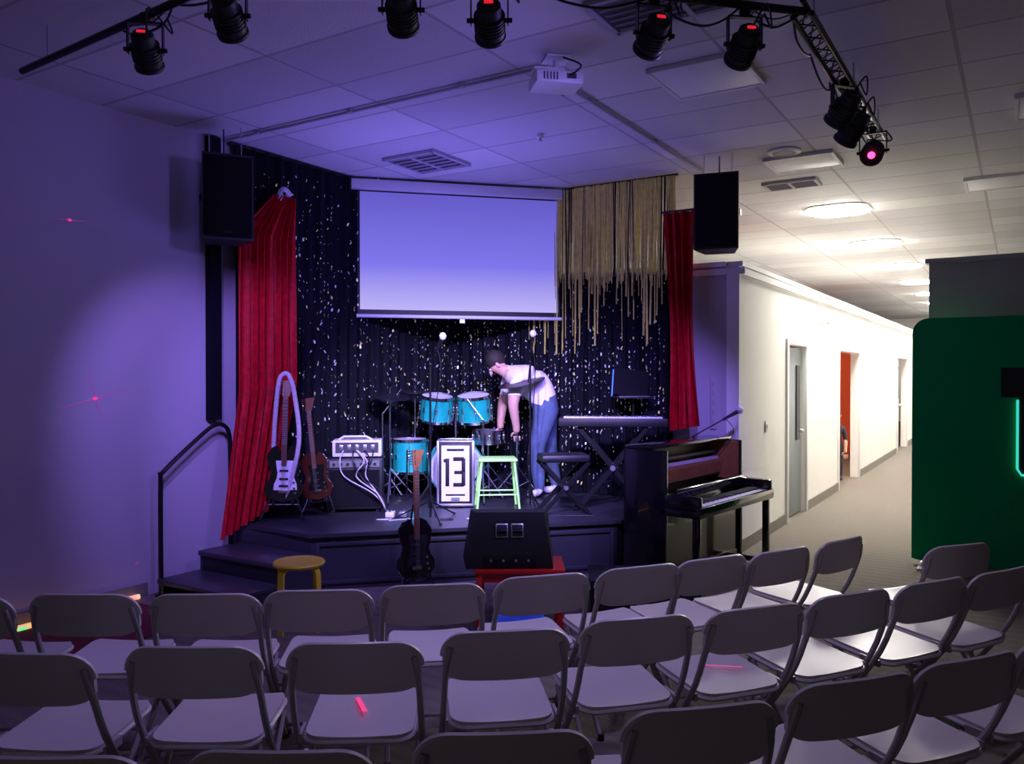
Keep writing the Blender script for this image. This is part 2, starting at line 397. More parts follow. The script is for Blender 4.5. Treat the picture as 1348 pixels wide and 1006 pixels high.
for p in (-5.50, -4.62):
    b.box((p, 4.34, 0.13), (0.03, 0.36, 0.26), mStage); b.box((p, 3.98, 0.055), (0.03, 0.34, 0.11), mStage)
b.box((-5.06, 4.17, 0.2), (0.85, 0.015, 0.13), mBlack)
b.make(rot=ROOM)
b = B('stair_handrail')
b.tube([(-5.585, 3.86, 0.0), (-5.585, 3.86, 0.86), (-5.585, 3.89, 0.95), (-5.585, 4.22, 1.20), (-5.585, 4.36, 1.28), (-5.585, 4.45, 1.27), (-5.585, 4.50, 1.18), (-5.585, 4.51, 0.9), (-5.585, 4.51, 0.0)], 0.018, mBlackM, smooth=6)
b.cyl((-5.585, 3.86, 0), (-5.585, 3.86, 0.012), 0.045, mBlackM); b.cyl((-5.585, 4.51, 0), (-5.585, 4.51, 0.012), 0.035, mBlackM)
b.make(rot=ROOM)

# ------------------------------------------------------------------ curtains
def cloth(name, a, bb, z0, z1, amp, wl, mat, n=160, inward=None, taper=None, nz=16):
    a = Vector(a); bb = Vector(bb); d = bb-a; L = d.length; u = d.normalized(); nn = inward
    bl = B(name); vs = []; fs = []
    for j in range(nz+1):
        t = j/nz
        for i in range(n+1):
            s = i/n; w, off = (1, 0) if taper is None else taper(t)
            ss = 0.5+(s-0.5)*w+off
            x = L*s
            o = amp*math.sin(x*2*math.pi/wl+0.6*math.sin(t*3+x*3))+0.35*amp*math.sin(x*2*math.pi/wl*2.3+1.0+t*1.5)
            p = a+u*(L*ss)+nn*o
            zb = z0(s) if callable(z0) else z0
            vs.append((p.x, p.y, z1+(zb-z1)*t))
    for j in range(nz):
        for i in range(n):
            k = j*(n+1)+i; fs.append([k, k+1, k+n+2, k+n+1])
    bl.raw(vs, fs, mat, True)
    return bl
nP = (W(1, 0)-W(0, 0)); nC = (W(0, -1)-W(0, 0))
bl = cloth('sequin_curtain', W(-5.62, 4.58), W(-5.62, 7.62), STG+0.01, 3.62, 0.025, 0.16, mCurt, 300, nP)
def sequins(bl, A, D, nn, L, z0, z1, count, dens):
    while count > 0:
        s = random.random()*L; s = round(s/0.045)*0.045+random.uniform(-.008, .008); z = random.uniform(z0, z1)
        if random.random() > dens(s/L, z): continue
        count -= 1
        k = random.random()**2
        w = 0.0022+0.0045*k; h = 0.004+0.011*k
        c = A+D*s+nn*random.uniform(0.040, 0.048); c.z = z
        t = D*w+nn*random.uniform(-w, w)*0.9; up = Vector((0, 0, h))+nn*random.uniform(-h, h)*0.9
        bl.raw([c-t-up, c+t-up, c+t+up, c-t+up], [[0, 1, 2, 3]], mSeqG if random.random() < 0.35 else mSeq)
def dens1(s, z): return 0.25+0.75*math.exp(-((z-2.4)/0.8)**2)*(0.5+0.5*math.sin(s*40))
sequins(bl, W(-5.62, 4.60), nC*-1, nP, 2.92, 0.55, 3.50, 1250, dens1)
bl.tube([W(-5.62, 4.55, 3.63), W(-5.62, 7.5, 3.63)], 0.015, mBlackM)
bl.make()
bl = cloth('sequin_curtain', W(-5.60, 7.60), W(-2.90, 7.60), STG+0.01, PH-0.03, 0.025, 0.16, mCurt, 280, nC)
# heavier unlit backing drape on the section over the wall behind the screen
vs = []
n = 60
for i in range(n+1):
    p = -5.60+1.05*i/n; o = 0.02*math.sin(i*1.1); a = W(p, 7.60+o, PH-0.05); vs += [(a.x, a.y, PH-0.05), (a.x, a.y, 3.62)]
bl.raw(vs, [[2*i, 2*i+2, 2*i+3, 2*i+1] for i in range(n)], mCurt, True)
def dens2(s, z): return (0.3+0.7*math.exp(-((z-1.5)/0.6)**2))
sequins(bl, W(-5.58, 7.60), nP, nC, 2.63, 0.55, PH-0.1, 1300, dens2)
bl.tube([W(-5.5, 7.56, 3.63), W(-2.83, 7.56, 3.63)], 0.012, mBlackM)
for i in range(290):
    p = -4.6+1.76*(i+random.random())/290; z = random.choice([random.uniform(2.6, 2.8), random.uniform(1.9, 2.6), random.uniform(2.6, 2.8), random.uniform(2.5, 2.75)]); w = random.uniform(0.003, 0.008)
    m = mFringe if random.random() < 0.82 else mCurt
    o = random.uniform(-.02, .02); tw = nC*random.uniform(-w, w)
    A = W(p, 7.53+o, 3.62); Bt = W(p+random.uniform(-.03, .03), 7.52+o, z)
    bl.raw([A-nP*w-tw, A+nP*w+tw, Bt+nP*w-tw, Bt-nP*w+tw], [[0, 1, 2, 3]], m)
bl.make()
def tapL(t):
    if t < 0.13: w = 0.30+3.5*t; return (w, (0.94-w)/2)
    if t < 0.60: return (0.76, 0.09)
    k = (t-0.60)/0.40; return (0.76-0.10*k, 0.09-0.26*k)
bl = cloth('red_velvet_drape', W(-5.46, 4.30), W(-5.46, 5.14), lambda s: 0.36+0.20*s, 3.24, 0.034, 0.11, mRed, 100, nP, tapL, 36)
bl.tube([W(-5.46, 4.92, 3.2), W(-5.46, 4.98, 3.30), W(-5.46, 5.05, 3.26)], 0.03, mStrap, smooth=5)
bl.cyl(W(-5.66, 4.96, 3.26), W(-5.42, 4.96, 3.26), 0.015, mBlackM)
bl.make()
bl = cloth('red_velvet_drape', W(-2.93, 7.44), W(-2.56, 7.44), lambda s: 1.15+0.06*s, 3.24, 0.030, 0.11, mRed, 60, nC, lambda t: (0.85-0.25*math.sin(t*3.1), -0.08+0.18*t), 20)
bl.tube([W(-2.95, 7.44, 3.25), W(-2.60, 7.44, 3.25)], 0.012, mBlackM)
bl.make()
rbox('curtain_side_panel', -5.675, -5.60, 4.34, 4.44, 1.32, 3.64, mCurt)

# ------------------------------------------------------------------ projection screen
SA = Vector((-1.53, 8.08, 0)); SB = Vector((0.51, 8.58, 0)); sd = (SB-SA); sL = sd.length; sa = math.atan2(sd.y, sd.x)
b = B('projection_screen')
b.box((sL/2, 0, 3.575), (sL+0.14, 0.11, 0.10), mWhiteP, bev=0.02)
for s in (-0.07, sL+0.07): b.box((s, 0, 3.575), (0.02, 0.12, 0.11), mBlack)
b.box((sL/2, 0.02, 2.90), (sL, 0.004, 1.26), mBlack)
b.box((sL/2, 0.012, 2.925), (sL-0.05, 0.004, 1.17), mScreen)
b.cyl((-0.01, 0.0, 2.275), (sL+0.01, 0.0, 2.275), 0.018, mWhiteP)
b.box((sL/2, -0.01, 2.235), (0.05, 0.01, 0.04), mSteel)
for s in (0.2, sL-0.2): b.cyl((s, 0, 3.62), (s, 0, 3.65), 0.012, mSteel)
b.make(loc=SA, rot=(0, 0, sa))

# ------------------------------------------------------------------ speakers
def speaker(loc, rz):
    b = B('hanging_speaker')
    b.prism([(-0.19, -0.16), (0.19, -0.16), (0.13, 0.17), (-0.13, 0.17)], -0.33, 0.33, mBlack)
    b.box((0, -0.166, 0), (0.35, 0.015, 0.62), mGrille, bev=0.006)
    b.box((0, -0.176, -0.27), (0.06, 0.004, 0.02), mBlackM)
    for s in (-1, 1):
        b.tube([(s*0.12, 0, 0.32), (s*0.12, 0, 0.36), (s*0.12, 0.02, CE-loc[2])], 0.004, mSteel)
        b.box((s*0.12, 0, 0.335), (0.03, 0.05, 0.02), mSteel)
        b.box((s*0.192, -0.02, 0), (0.01, 0.09, 0.05), mBlackM)
    b.cyl((0.0, 0.12, 0.2), (0.0, 0.12, CE-loc[2]), 0.006, mBlack)
    return b.make(loc=loc, rot=(0.0, 0, rz))
speaker((-2.25, 6.42, 3.06), 0.45)
speaker((1.82, 7.22, 3.11), -0.35)

# ------------------------------------------------------------------ lighting rig
ZP = 3.46
b = B('lighting_truss')
b.tube([(-2.85, 4.76, ZP), (-1.05, 3.50, ZP), (-0.95, 3.45, ZP), (1.43, 3.98, ZP)], 0.020, mBlackM)
T0 = Vector((1.40, 3.95, ZP)); T1 = Vector((2.75, 6.10, ZP)); td = (T1-T0).normalized(); ts = Vector((td.y, -td.x, 0))
off = [Vector((0, 0, 0.045)), ts*0.045-Vector((0, 0, 0.03)), -ts*0.045-Vector((0, 0, 0.03))]
for o in off: b.tube([T0+o, T1+o], 0.014, mBlackM)
n = 14
for k in range(n):
    A = T0+(T1-T0)*(k/n); C = T0+(T1-T0)*((k+1)/n); Md = (A+C)/2
    for i in range(3):
        j = (i+1) % 3
        b.tube([A+off[i], Md+off[j], C+off[i]], 0.005, mBlackM, seg=6)
for q in ((-2.6, 4.585), (-1.3, 3.675), (-0.3, 3.60), (1.0, 3.885)):
    b.cyl((q[0], q[1], ZP), (q[0], q[1], CE), 0.006, mSteel)
for k in (0.1, 0.55, 0.95):
    q = T0+(T1-T0)*k; b.cyl((q.x, q.y, ZP+0.04), (q.x, q.y, CE), 0.006, mSteel)
def droop(A, C, s): 
    A = Vector(A); C = Vector(C); r = []
    for i in range(5):
        t = i/4; p = A.lerp(C, t); p.z -= s*math.sin(math.pi*t); r.append(p+Vector((random.uniform(-.02, .02), 0.03, 0)))
    return r
xs = [(-2.0, 4.16), (-1.6, 3.88), (-1.05, 3.5), (-0.48, 3.56), (0.1, 3.69), (0.66, 3.8), (1.11, 3.9), (1.4, 3.97)]
for (x0, y0), (x1, y1) in zip(xs[:-1], xs[1:]):
    b.tube(droop((x0, y0, ZP), (x1, y1, ZP), random.uniform(0.03, 0.13)), 0.006, mBlack, smooth=5, seg=6)
    b.tube(droop((x0, y0, ZP+.02), (x1, y1, ZP+.02), random.uniform(0.01, 0.07)), 0.004, mBlack, smooth=5, seg=6)
for k in range(5):
    b.tube(droop(T0+(T1-T0)*(k/5)+off[2], T0+(T1-T0)*((k+1)/5)+off[2], 0.07+0.04*(k % 2)), 0.006, mBlack, smooth=5, seg=6)
b.make()
def can(loc, target, led, big=0.78, lens=False):
    loc = Vector(loc); tgt = Vector(target)
    dv = (tgt-loc).normalized(); q = dv.to_track_quat('Y', 'Z').to_matrix()
    b = B('stage_light')
    q4 = q.to_4x4(); z4 = Matrix.Rotation(math.atan2(dv.y, dv.x)-math.pi/2, 4, 'Z')
    b.X = q4 @ Matrix.Scale(big, 4)
    R = 0.085
    rotY = Matrix.Rotation(-math.pi/2, 3, 'X')
    b.lathe((0, 0, 0), [(0, -0.12), (R*0.55, -0.12), (R*0.8, -0.10), (R*0.85, -0.04), (R, -0.03), (R, 0.10), (R*1.08, 0.10), (R*1.08, 0.12), (R*0.92, 0.12), (R*0.9, 0.09), (0, 0.09)], mBlack, 20, rotY)
    for k in range(5): b.lathe((0, -0.03+0.022*k, 0), [(R, -0.003), (R*1.06, -0.003), (R*1.06, 0.003), (R, 0.003)], mBlackM, 20, rotY)
    b.box((0, -0.124, 0.0), (0.05, 0.012, 0.016), mLED if led else mBlackM)
    b.box((0, -0.122, -0.035), (0.09, 0.01, 0.022), mBlackM)
    if lens: b.ell((0, 0.115, 0), (R*0.35, 0.01, R*0.35), mLEDp)
    b.X = z4; R *= big
    for s in (-1, 1):
        b.box((s*(R+0.016), 0, 0.055), (0.006, 0.03, 0.15), mBlackM); b.cyl((s*(R-0.01), 0, 0), (s*(R+0.035), 0, 0), 0.011, mBlackM)
    b.box((0, 0, 0.13), (2*R+0.038, 0.03, 0.008), mBlackM)
    b.box((0, 0, 0.155), (0.045, 0.04, 0.05), mBlackM, bev=0.008); b.cyl((0.03, 0, 0.16), (0.05, 0, 0.16), 0.010, mSteel)
    b.X = Matrix.Identity(4)
    b.tube([q @ Vector((0.02, -0.09, 0.03)), q @ Vector((0.05, -0.18, 0.03))+Vector((0, 0, 0.02)), (0.13, 0, 0.08), (0.1, 0.02, 0.16)], 0.005, mBlack, smooth=5, seg=6)
    return b.make(loc=loc)
fx = [((-1.80, 4.02, 3.29), (-2.2, 6.9, 0.9), True), ((-1.27, 3.66, 3.30), (-1.4, 7.6, 0.8), True), ((-0.48, 3.555, 3.28), (-0.6, 8.0, 0.9), True),
      ((-0.10, 3.64, 3.27), (0.0, 8.2, 0.9), True), ((0.66, 3.81, 3.28), (-0.4, 8.0, 0.9), True), ((1.11, 3.91, 3.27), (0.6, 7.8, 0.9), True),
      ((1.98, 4.87, 3.28), (1.0, 7.6, 0.9), False), ((2.15, 5.15, 3.25), (1.2, 7.5, 0.9), False), ((2.57, 5.82, 3.28), (0.9, 3.0, 1.6), True)]
for i, (l, t, led) in enumerate(fx): can(l, t, led, lens=(i == 8), big=0.85 if i > 5 else 0.78)

b = B('ceiling_projector')
b.box((0, 0, 0), (0.30, 0.23, 0.08), mWhiteP, bev=0.02); b.cyl((0.08, 0.10, 0), (0.08, 0.13, 0), 0.033, mVent); b.cyl((0.08, 0.105, 0), (0.08, 0.135, 0), 0.024, mChrome)
for k in range(5): b.box((-0.1+0.02*k, -0.116, 0), (0.008, 0.004, 0.045), mVent)
b.box((0.07, -0.116, 0.005), (0.06, 0.004, 0.03), mVent)
b.cyl((0, 0, 0.035), (0, 0, 0.15), 0.02, mWhiteP); b.box((0, 0, 0.14), (0.15, 0.15, 0.012), mWhiteP)
for sx in (-1, 1):
    for sy in (-1, 1): b.tube([(sx*0.12, sy*0.08, 0.035), (sx*0.05, sy*0.04, 0.08)], 0.006, mWhiteP)
b.box((-0.05, 0, 0.06), (0.2, 0.12, 0.03), mWhiteP, bev=0.01)
b.tube([(0.05, -0.11, 0.0), (0.12, -0.15, 0.06), (0.02, -0.1, 0.12)], 0.006, mBlack, smooth=4)
b.make(loc=(0.27, 5.05, 3.497), rot=(0.0, 0, 0.2))

# ------------------------------------------------------------------ folding chair
def chair_data():
    b = B('folding_chair')
    w, h, r = 0.45, 0.165, 0.085
    def back(u, v):
        x = w/2*math.sin(math.pi/2*u); t = max(0, (abs(x)-(w/2-r))/r); e = r*(1-math.sqrt(max(0, 1-t*t)))
        top = h/2-e*0.9+0.008*(1-(2*x/w)**2); bot = -h/2+e*0.5
        z = bot+(top-bot)*(v+1)/2
        return (x, -0.235-0.035*(1-(2*x/w)**2)-0.16*z+0.0, 0.705+z)
    b.slab(24, 6, back, (0, 0.016, 0), mResin)
    rim = [Vector(back(-1+2*i/24, 1)) for i in range(25)]
    b.tube(rim, 0.010, mResin, seg=6)
    def seat(u, v):
        y = 0.195*math.sin(math.pi/2*v); rr = 0.06; t = max(0, (abs(y)-(0.195-rr))/rr); e = rr*(1-math.sqrt(max(0, 1-t*t)))
        hw = 0.190-e
        x = hw*u
        z = 0.445-0.014*math.cos(u*1.4)*math.cos(v*1.2)+0.012*v
        if v > 0.8: z -= 0.02*(v-0.8)/0.2
        return (x, y+0.02, z)
    b.slab(14, 16, seat, (0, 0, 0.022), mResin)
    ring = []
    for i in range(17): ring.append(Vector(seat(-1, -1+2*i/16)))
    for i in range(17): ring.append(Vector(seat(1, 1-2*i/16)))
    ring.append(ring[0]); b.tube([p-Vector((0, 0, 0.01)) for p in ring], 0.010, mResin, seg=6)
    for s in (-1, 1):
        b.tube([(s*0.198, -0.255, 0.745), (s*0.214, -0.228, 0.64), (s*0.217, -0.12, 0.42), (s*0.217, 0.20, 0.012)], 0.0125, mChairF, smooth=4)
        b.tube([(s*0.195, 0.12, 0.425), (s*0.195, -0.02, 0.26), (s*0.195, -0.23, 0.012)], 0.0115, mChairF, smooth=3)
        b.cyl((s*0.19, 0.025, 0.30), (s*0.225, 0.025, 0.30), 0.012, mSteel)
        b.cyl((s*0.217, 0.197, 0.0), (s*0.217, 0.197, 0.03), 0.016, mBlack); b.cyl((s*0.195, -0.232, 0.0), (s*0.195, -0.232, 0.03), 0.016, mBlack)
        b.box((s*0.205, -0.10, 0.428), (0.012, 0.10, 0.03), mChairF)
    b.tube([(-0.217, 0.16, 0.06), (0.217, 0.16, 0.06)], 0.009, mChairF); b.tube([(-0.195, -0.16, 0.095), (0.195, -0.16, 0.095)], 0.009, mChairF)
    b.tube([(-0.195, 0.12, 0.42), (0.195, 0.12, 0.42)], 0.009, mChairF)
    return b.data()
cd = chair_data()
chairs = [
 (-2.25, 3.32, -6), (-1.76, 3.34, -1), (-1.26, 3.34, 2), (-.81, 3.40, 4), (-.34, 3.49, 8), (.14, 3.65, 17), (.60, 3.82, 22), (.985, 4.0, 27), (1.38, 4.18, 31), (1.80, 4.45, 38), (2.36, 4.30, 20),
 (-1.58, 2.64, -4), (-1.06, 2.70, 0), (-.53, 2.74, 3), (-.02, 2.87, 8), (.47, 3.02, 15), (.95, 3.16, 20), (1.40, 3.36, 24), (1.84, 3.56, 26), (2.25, 3.75, 28),
 (-1.1, 1.93, 0), (-.56, 1.96, 0), (-.02, 2.06, 4), (.52, 2.22, 12), (1.02, 2.42, 18), (1.46, 2.60, 22), (1.9, 2.82, 25)]
for (x, y, a) in chairs:
    o = bpy.data.objects.new('folding_chair', cd); COL.objects.link(o)
    t = math.radians(a); f = Vector((-math.sin(t), math.cos(t), 0))
    o.location = Vector((x, y, 0))+f*0.25; o.rotation_euler = (0, 0, t)

# ------------------------------------------------------------------ skin figure helper
def skin(verts, edges, name='tmp', sub=2):
    me = bpy.data.meshes.new(name); me.from_pydata([v[:3] for v in verts], edges, []); o = bpy.data.objects.new(name, me); COL.objects.link(o)
    md = o.modifiers.new('s', 'SKIN'); md.use_smooth_shade = True
    for i, v in enumerate(verts):
        sv = me.skin_vertices[0].data[i]; r = v[3]; sv.radius = (r, r) if not isinstance(r, tuple) else r; sv.use_root = (i == 0)
    sb = o.modifiers.new('u', 'SUBSURF'); sb.levels = sub; sb.render_levels = sub
    dg = bpy.context.evaluated_depsgraph_get(); dg.update()
    r = bpy.data.meshes.new_from_object(o.evaluated_get(dg))
    bpy.data.objects.remove(o, do_unlink=True)
    return r
def segdist(p, a, b):
    ab = b-a; t = max(0, min(1, (p-a).dot(ab)/max(1e-9, ab.dot(ab)))); return (p-(a+ab*t)).length
def figure(name, V, E, lab, loc, rot, hands, extra):
    me = skin(V, E)
    b = B(name)
    vs = [v.co.copy() for v in me.vertices]
    groups = {}
    for pl in me.polygons:
        c = sum((vs[i] for i in pl.vertices), Vector())/len(pl.vertices)
        best = min(range(len(E)), key=lambda k: segdist(c, Vector(V[E[k][0]][:3]), Vector(V[E[k][1]][:3]))-0.7*(V[E[k][0]][3]+V[E[k][1]][3])/2)
        m = lab(best, c); groups.setdefault(m, []).append(list(pl.vertices))
    o = len(b.v); b.v += [tuple(v) for v in vs]
    for m, fs in groups.items():
        i = b.m(m)
        for f in fs: b.f.append([k+o for k in f]); b.mi.append(i); b.sm.append(True)
    for (pc, dv, side) in hands:
        pc = Vector(pc); dv = Vector(dv).normalized(); side = Vector(side).normalized(); pn = dv.cross(side)
        for k in range(4):
            ln = (0.062, 0.072, 0.068, 0.052)[k]; r0 = pc+side*(0.028-0.0185*k)+dv*0.015
            fv = [(*r0, 0.009), (*(r0+dv*ln*0.45), 0.0088), (*(r0+dv*ln*0.8+pn*0.01), 0.008), (*(r0+dv*ln*1.05+pn*0.025), 0.0065)]
            b.mesh(skin(fv, [(0, 1), (1, 2), (2, 3)], sub=1), mSkin)
        r0 = pc+side*0.02-dv*0.02
        fv = [(*r0, 0.011), (*(r0+side*0.028+dv*0.02), 0.0105), (*(r0+side*0.036+dv*0.05+pn*0.01), 0.008)]
        b.mesh(skin(fv, [(0, 1), (1, 2)], sub=1), mSkin)
    extra(b)
    return b.make(loc=loc, rot=rot)
V = [(.28, 0, .97, .165), (.22, 0, 1.09, .175), (.10, 0, 1.19, .195), (-.02, 0, 1.24, .180), (-.135, 0, 1.27, .068), (-.18, 0, 1.30, .066), (-.22, 0, 1.335, .092), (-.27, 0, 1.38, .075),
     (-.04, -.18, 1.18, .088), (-.09, -.22, .95, .058), (-.05, -.18, .73, .040), (-.045, -.175, .655, .034),
     (-.04, .18, 1.18, .088), (-.14, .21, .96, .058), (-.17, .17, .75, .040), (-.172, .165, .675, .034),
     (.28, -.10, .86, .125), (.16, -.13, .50, .090), (.19, -.13, .13, .068), (.19, -.13, .045, .045), (.06, -.14, .038, .038),
     (.30, .10, .86, .125), (.33, .13, .50, .090), (.40, .13, .13, .068), (.40, .13, .045, .045), (.27, .14, .038, .038)]
E = [(0, 1), (1, 2), (2, 3), (3, 4), (4, 5), (5, 6), (6, 7), (3, 8), (8, 9), (9, 10), (10, 11), (3, 12), (12, 13), (13, 14), (14, 15),
     (0, 16), (16, 17), (17, 18), (18, 19), (19, 20), (0, 21), (21, 22), (22, 23), (23, 24), (24, 25)]
def lab(k, c):
    belt = 1.00+0.35*(c.x-0.28)
    if k in (0, 15, 20): return mShirt if c.z > belt and c.x < 0.42 else mJeans
    if k in (1, 2, 7, 11): return mShirt
    if k == 3: return mShirt if c.x > -.125 else mSkin
    if k in (8, 12): return mShirt if c.z > 1.04 else mSkin
    if k in (16, 17, 21, 22): return mJeans if c.z > 0.09 else mWhiteP
    if k in (18, 19, 23, 24): return mWhiteP
    return mSkin
def ext(b):
    ax = Vector((-.75, 0, .66)).normalized(); fc = Vector((-.66, 0, -.75)).normalized(); hc = Vector((-.24, 0, 1.352))
    b.ell(hc+ax*0.03-fc*0.028, (.108, .092, .100), mHair, rot=(0, 0.7, 0))
    for s in (-1, 1):
        b.ell(hc+Vector((0, s*.086, 0))-ax*0.02, (.018, .012, .03), mSkin, rot=(0, -0.8, 0))
        b.ell(hc+fc*.084+Vector((0, s*.032, 0)), (.010, .014, .010), mWhiteP); b.ell(hc+fc*.092+Vector((0, s*.032, 0)), (.005, .006, .005), mBlack)
        b.ell(hc+fc*.088+Vector((0, s*.032, 0))+ax*0.018, (.006, .02, .006), mHair)
    b.ell(hc+fc*.099-ax*.025, (.016, .013, .022), mSkin, rot=(0, -0.8, 0)); b.ell(hc+fc*.086-ax*.062, (.008, .025, .007), mRedP, rot=(0, -0.8, 0))
    for (cx, cy) in ((-.070, -.205), (-.105, .20)):
        b.tube([(cx+.066*math.cos(t), cy+.066*math.sin(t), 1.04) for t in [i*math.pi/8 for i in range(17)]], 0.007, mShirt, seg=6)
figure('man_bending', V, E, lab, (0.07, 8.32, STG), (0, 0, 0.12), [((-.045, -.175, .645), (0.1, 0, -1), (-1, .2, 0)), ((-.172, .165, .665), (-.1, 0, -1), (-1, -.2, 0))], ext)
V2 = [(0, 0, .60, .085), (0, 0, .72, .08), (0, 0, .83, .085), (0, 0, .90, .045), (0, 0.0, .96, .055), (0, 0, 1.02, .075), (0, 0, 1.09, .06),
      (-.11, 0, .83, .045), (-.15, 0, .66, .032), (-.13, -.08, .52, .025), (-.13, -.1, .47, .022), (.11, 0, .83, .045), (.15, 0, .66, .032), (.14, -.06, .50, .025), (.14, -.08, .45, .022),
      (-.06, 0, .55, .065), (-.07, 0, .30, .045), (-.07, 0, .06, .032), (-.07, -.1, .03, .028), (.06, 0, .55, .065), (.07, 0, .30, .045), (.07, 0, .06, .032), (.07, -.1, .03, .028)]
E2 = [(0, 1), (1, 2), (2, 3), (3, 4), (4, 5), (5, 6), (2, 7), (7, 8), (8, 9), (9, 10), (2, 11), (11, 12), (12, 13), (13, 14), (0, 15), (15, 16), (16, 17), (17, 18), (0, 19), (19, 20), (20, 21), (21, 22)]
def lab2(k, c): return mSkin if k in (3, 4, 5, 8, 9, 12, 13) else mDarkCloth
def ext2(b):
    b.ell((0, 0.02, 1.07), (.085, .09, .085), mHair)
    for s in (-1, 1): b.ell((s*.028, -.075, 1.04), (.01, .008, .008), mBlack); b.ell((s*.078, 0, 1.03), (.01, .015, .022), mSkin)
    b.ell((0, -.083, 1.02), (.01, .013, .014), mSkin); b.ell((0, -.072, .99), (.02, .008, .005), mRedP)
figure('child_standing', V2, E2, lab2, W(-2.50, 13.72, 0), (0, 0, -0.3), [((-.13, -.1, .46), (0, -.3, -1), (1, 0, 0)), ((.14, -.08, .44), (0, -.3, -1), (-1, 0, 0))], ext2)

# ------------------------------------------------------------------ drum kit
def drum(b, c, r, h, tilt=(0, 0, 0), shell=None, hoop=mChrome):
    shell = shell or mTeal
    X0 = b.X.copy(); b.X = X0 @ Matrix.Translation(c) @ Euler(tilt).to_matrix().to_4x4()
    b.lathe((0, 0, 0), [(r, -h/2), (r, h/2)], shell, 28)
    for s in (-1, 1):
        b.lathe((0, 0, s*h/2), [(r, -0.012), (r+0.012, -0.012), (r+0.012, 0.014), (r-0.003, 0.014)], hoop, 28)
        b.lathe((0, 0, s*(h/2+0.004)), [(0, 0), (r, 0)], mHead, 28)
    for i in range(8):
        a = 2*math.pi*i/8; x, y = math.cos(a), math.sin(a)
        b.box((x*(r+0.01), y*(r+0.01), 0), (0.02, 0.02, 0.05), mChrome, rot=(0, 0, a), bev=0.004)
        b.cyl((x*(r+0.012), y*(r+0.012), -h/2), (x*(r+0.012), y*(r+0.012), h/2), 0.0035, mChrome, seg=6)
    b.X = X0
def tripod(b, x, y, z0, h, mat=mChrome, sp=0.28, r=0.011):
    b.cyl((x, y, z0+0.05), (x, y, z0+h), r, mat)
    b.cyl((x, y, z0+h*0.5), (x, y, z0+h*0.5+0.04), r*1.9, mat)
    for i in range(3):
        a = i*2.094+0.5; ex, ey = x+sp*math.cos(a), y+sp*math.sin(a)
        b.tube([(x, y, z0+0.32), (ex, ey, z0+0.012)], r*0.8, mat, seg=6)
        b.tube([(x, y, z0+0.12), ((x+ex)/2, (y+ey)/2, z0+0.165)], r*0.6, mat, seg=6)
        b.ell((ex, ey, z0+0.014), (0.016, 0.016, 0.014), mBlack, seg=8)
def cymbal(b, c, r, tilt, mat=mBrass):
    q = Euler(tilt).to_matrix()
    b.lathe(c, [(0.0, 0.03), (r*0.1, 0.028), (r*0.18, 0.012), (r*0.6, 0.004), (r, -0.008), (r, -0.011), (r*0.6, 0.0), (0, 0.0)], mat, 32, q)
    b.cyl(Vector(c)-Vector((0, 0, 0.03)), Vector(c)+Vector((0, 0, 0.06)), 0.008, mChrome)
b = B('drum_kit')
drum(b, (0.0, 0.15, 0.30), 0.27, 0.40, (math.pi/2, 0, 0.0), hoop=mTeal)
b.tube([(-0.24, 0.0, 0.2), (-0.36, -0.12, 0.01)], 0.01, mChrome); b.tube([(0.24, 0.0, 0.2), (0.36, -0.12, 0.01)], 0.01, mChrome)
drum(b, (-0.20, 0.02, 0.90), 0.16, 0.24, (0.18, 0.08, 0)); drum(b, (0.18, 0.02, 0.90), 0.165, 0.25, (0.18, -0.08, 0))
b.tube([(0, 0.12, 0.55), (0, 0.12, 0.9)], 0.016, mChrome); b.tube([(-0.1, 0.12, 0.84), (0.1, 0.12, 0.84)], 0.012, mChrome)
drum(b, (-0.47, 0.05, 0.42), 0.17, 0.32)
for i in range(3):
    a = i*2.1+0.4; x, y = -0.47+0.185*math.cos(a), 0.05+0.185*math.sin(a); b.tube([(x, y, 0.5), (x*1.0+0.02*math.cos(a), y, 0.01)], 0.008, mChrome, seg=6)
drum(b, (0.33, 0.12, 0.60), 0.15, 0.12, shell=mChrome)
tripod(b, 0.33, 0.12, 0, 0.53)
tripod(b, -0.66, -0.12, 0, 1.02); cymbal(b, (-0.66, -0.12, 1.03), 0.20, (0.15, 0.1, 0), mBrassD)
tripod(b, -0.42, 0.22, 0, 1.05); cymbal(b, (-0.42, 0.22, 1.07), 0.17, (0.0, 0.0, 0), mBrassD); cymbal(b, (-0.42, 0.22, 1.04), 0.17, (math.pi, 0, 0), mBrassD)
tripod(b, 0.60, -0.14, 0, 1.15); cymbal(b, (0.64, -0.16, 1.17), 0.24, (0.12, -0.22, 0), mBrassD)
tripod(b, -0.74, 0.0, 0, 0.85, sp=0.22); b.tube([(-0.74, 0, 0.85), (-0.55, -0.05, 1.1)], 0.008, mChrome)
tripod(b, 0.25, -0.28, 0, 0.80, sp=0.24); b.tube([(0.25, -0.28, 0.80), (0.1, -0.2, 1.0)], 0.008, mChrome)
b.lathe((0.1, 0.52, 0.45), [(0, 0.04), (0.15, 0.04), (0.17, 0.02), (0.17, -0.03), (0, -0.03)], mBlack); tripod(b, 0.1, 0.52, 0, 0.44, sp=0.2)
b.box((0, -0.12, 0.03), (0.09, 0.26, 0.012), mChrome, rot=(0.15, 0, 0)); b.tube([(-0.05, 0, 0), (-0.05, 0, 0.2), (0.05, 0, 0.2), (0.05, 0, 0)], 0.008, mChrome)
b.make(loc=(-0.56, 8.22, STG), rot=(0, 0, 0.1))
b = B('road_case')
b.box((0, 0, 0.32), (0.33, 0.26, 0.60), mBlack, bev=0.01)
b.box((0, -0.133, 0.32), (0.26, 0.006, 0.52), mHead)
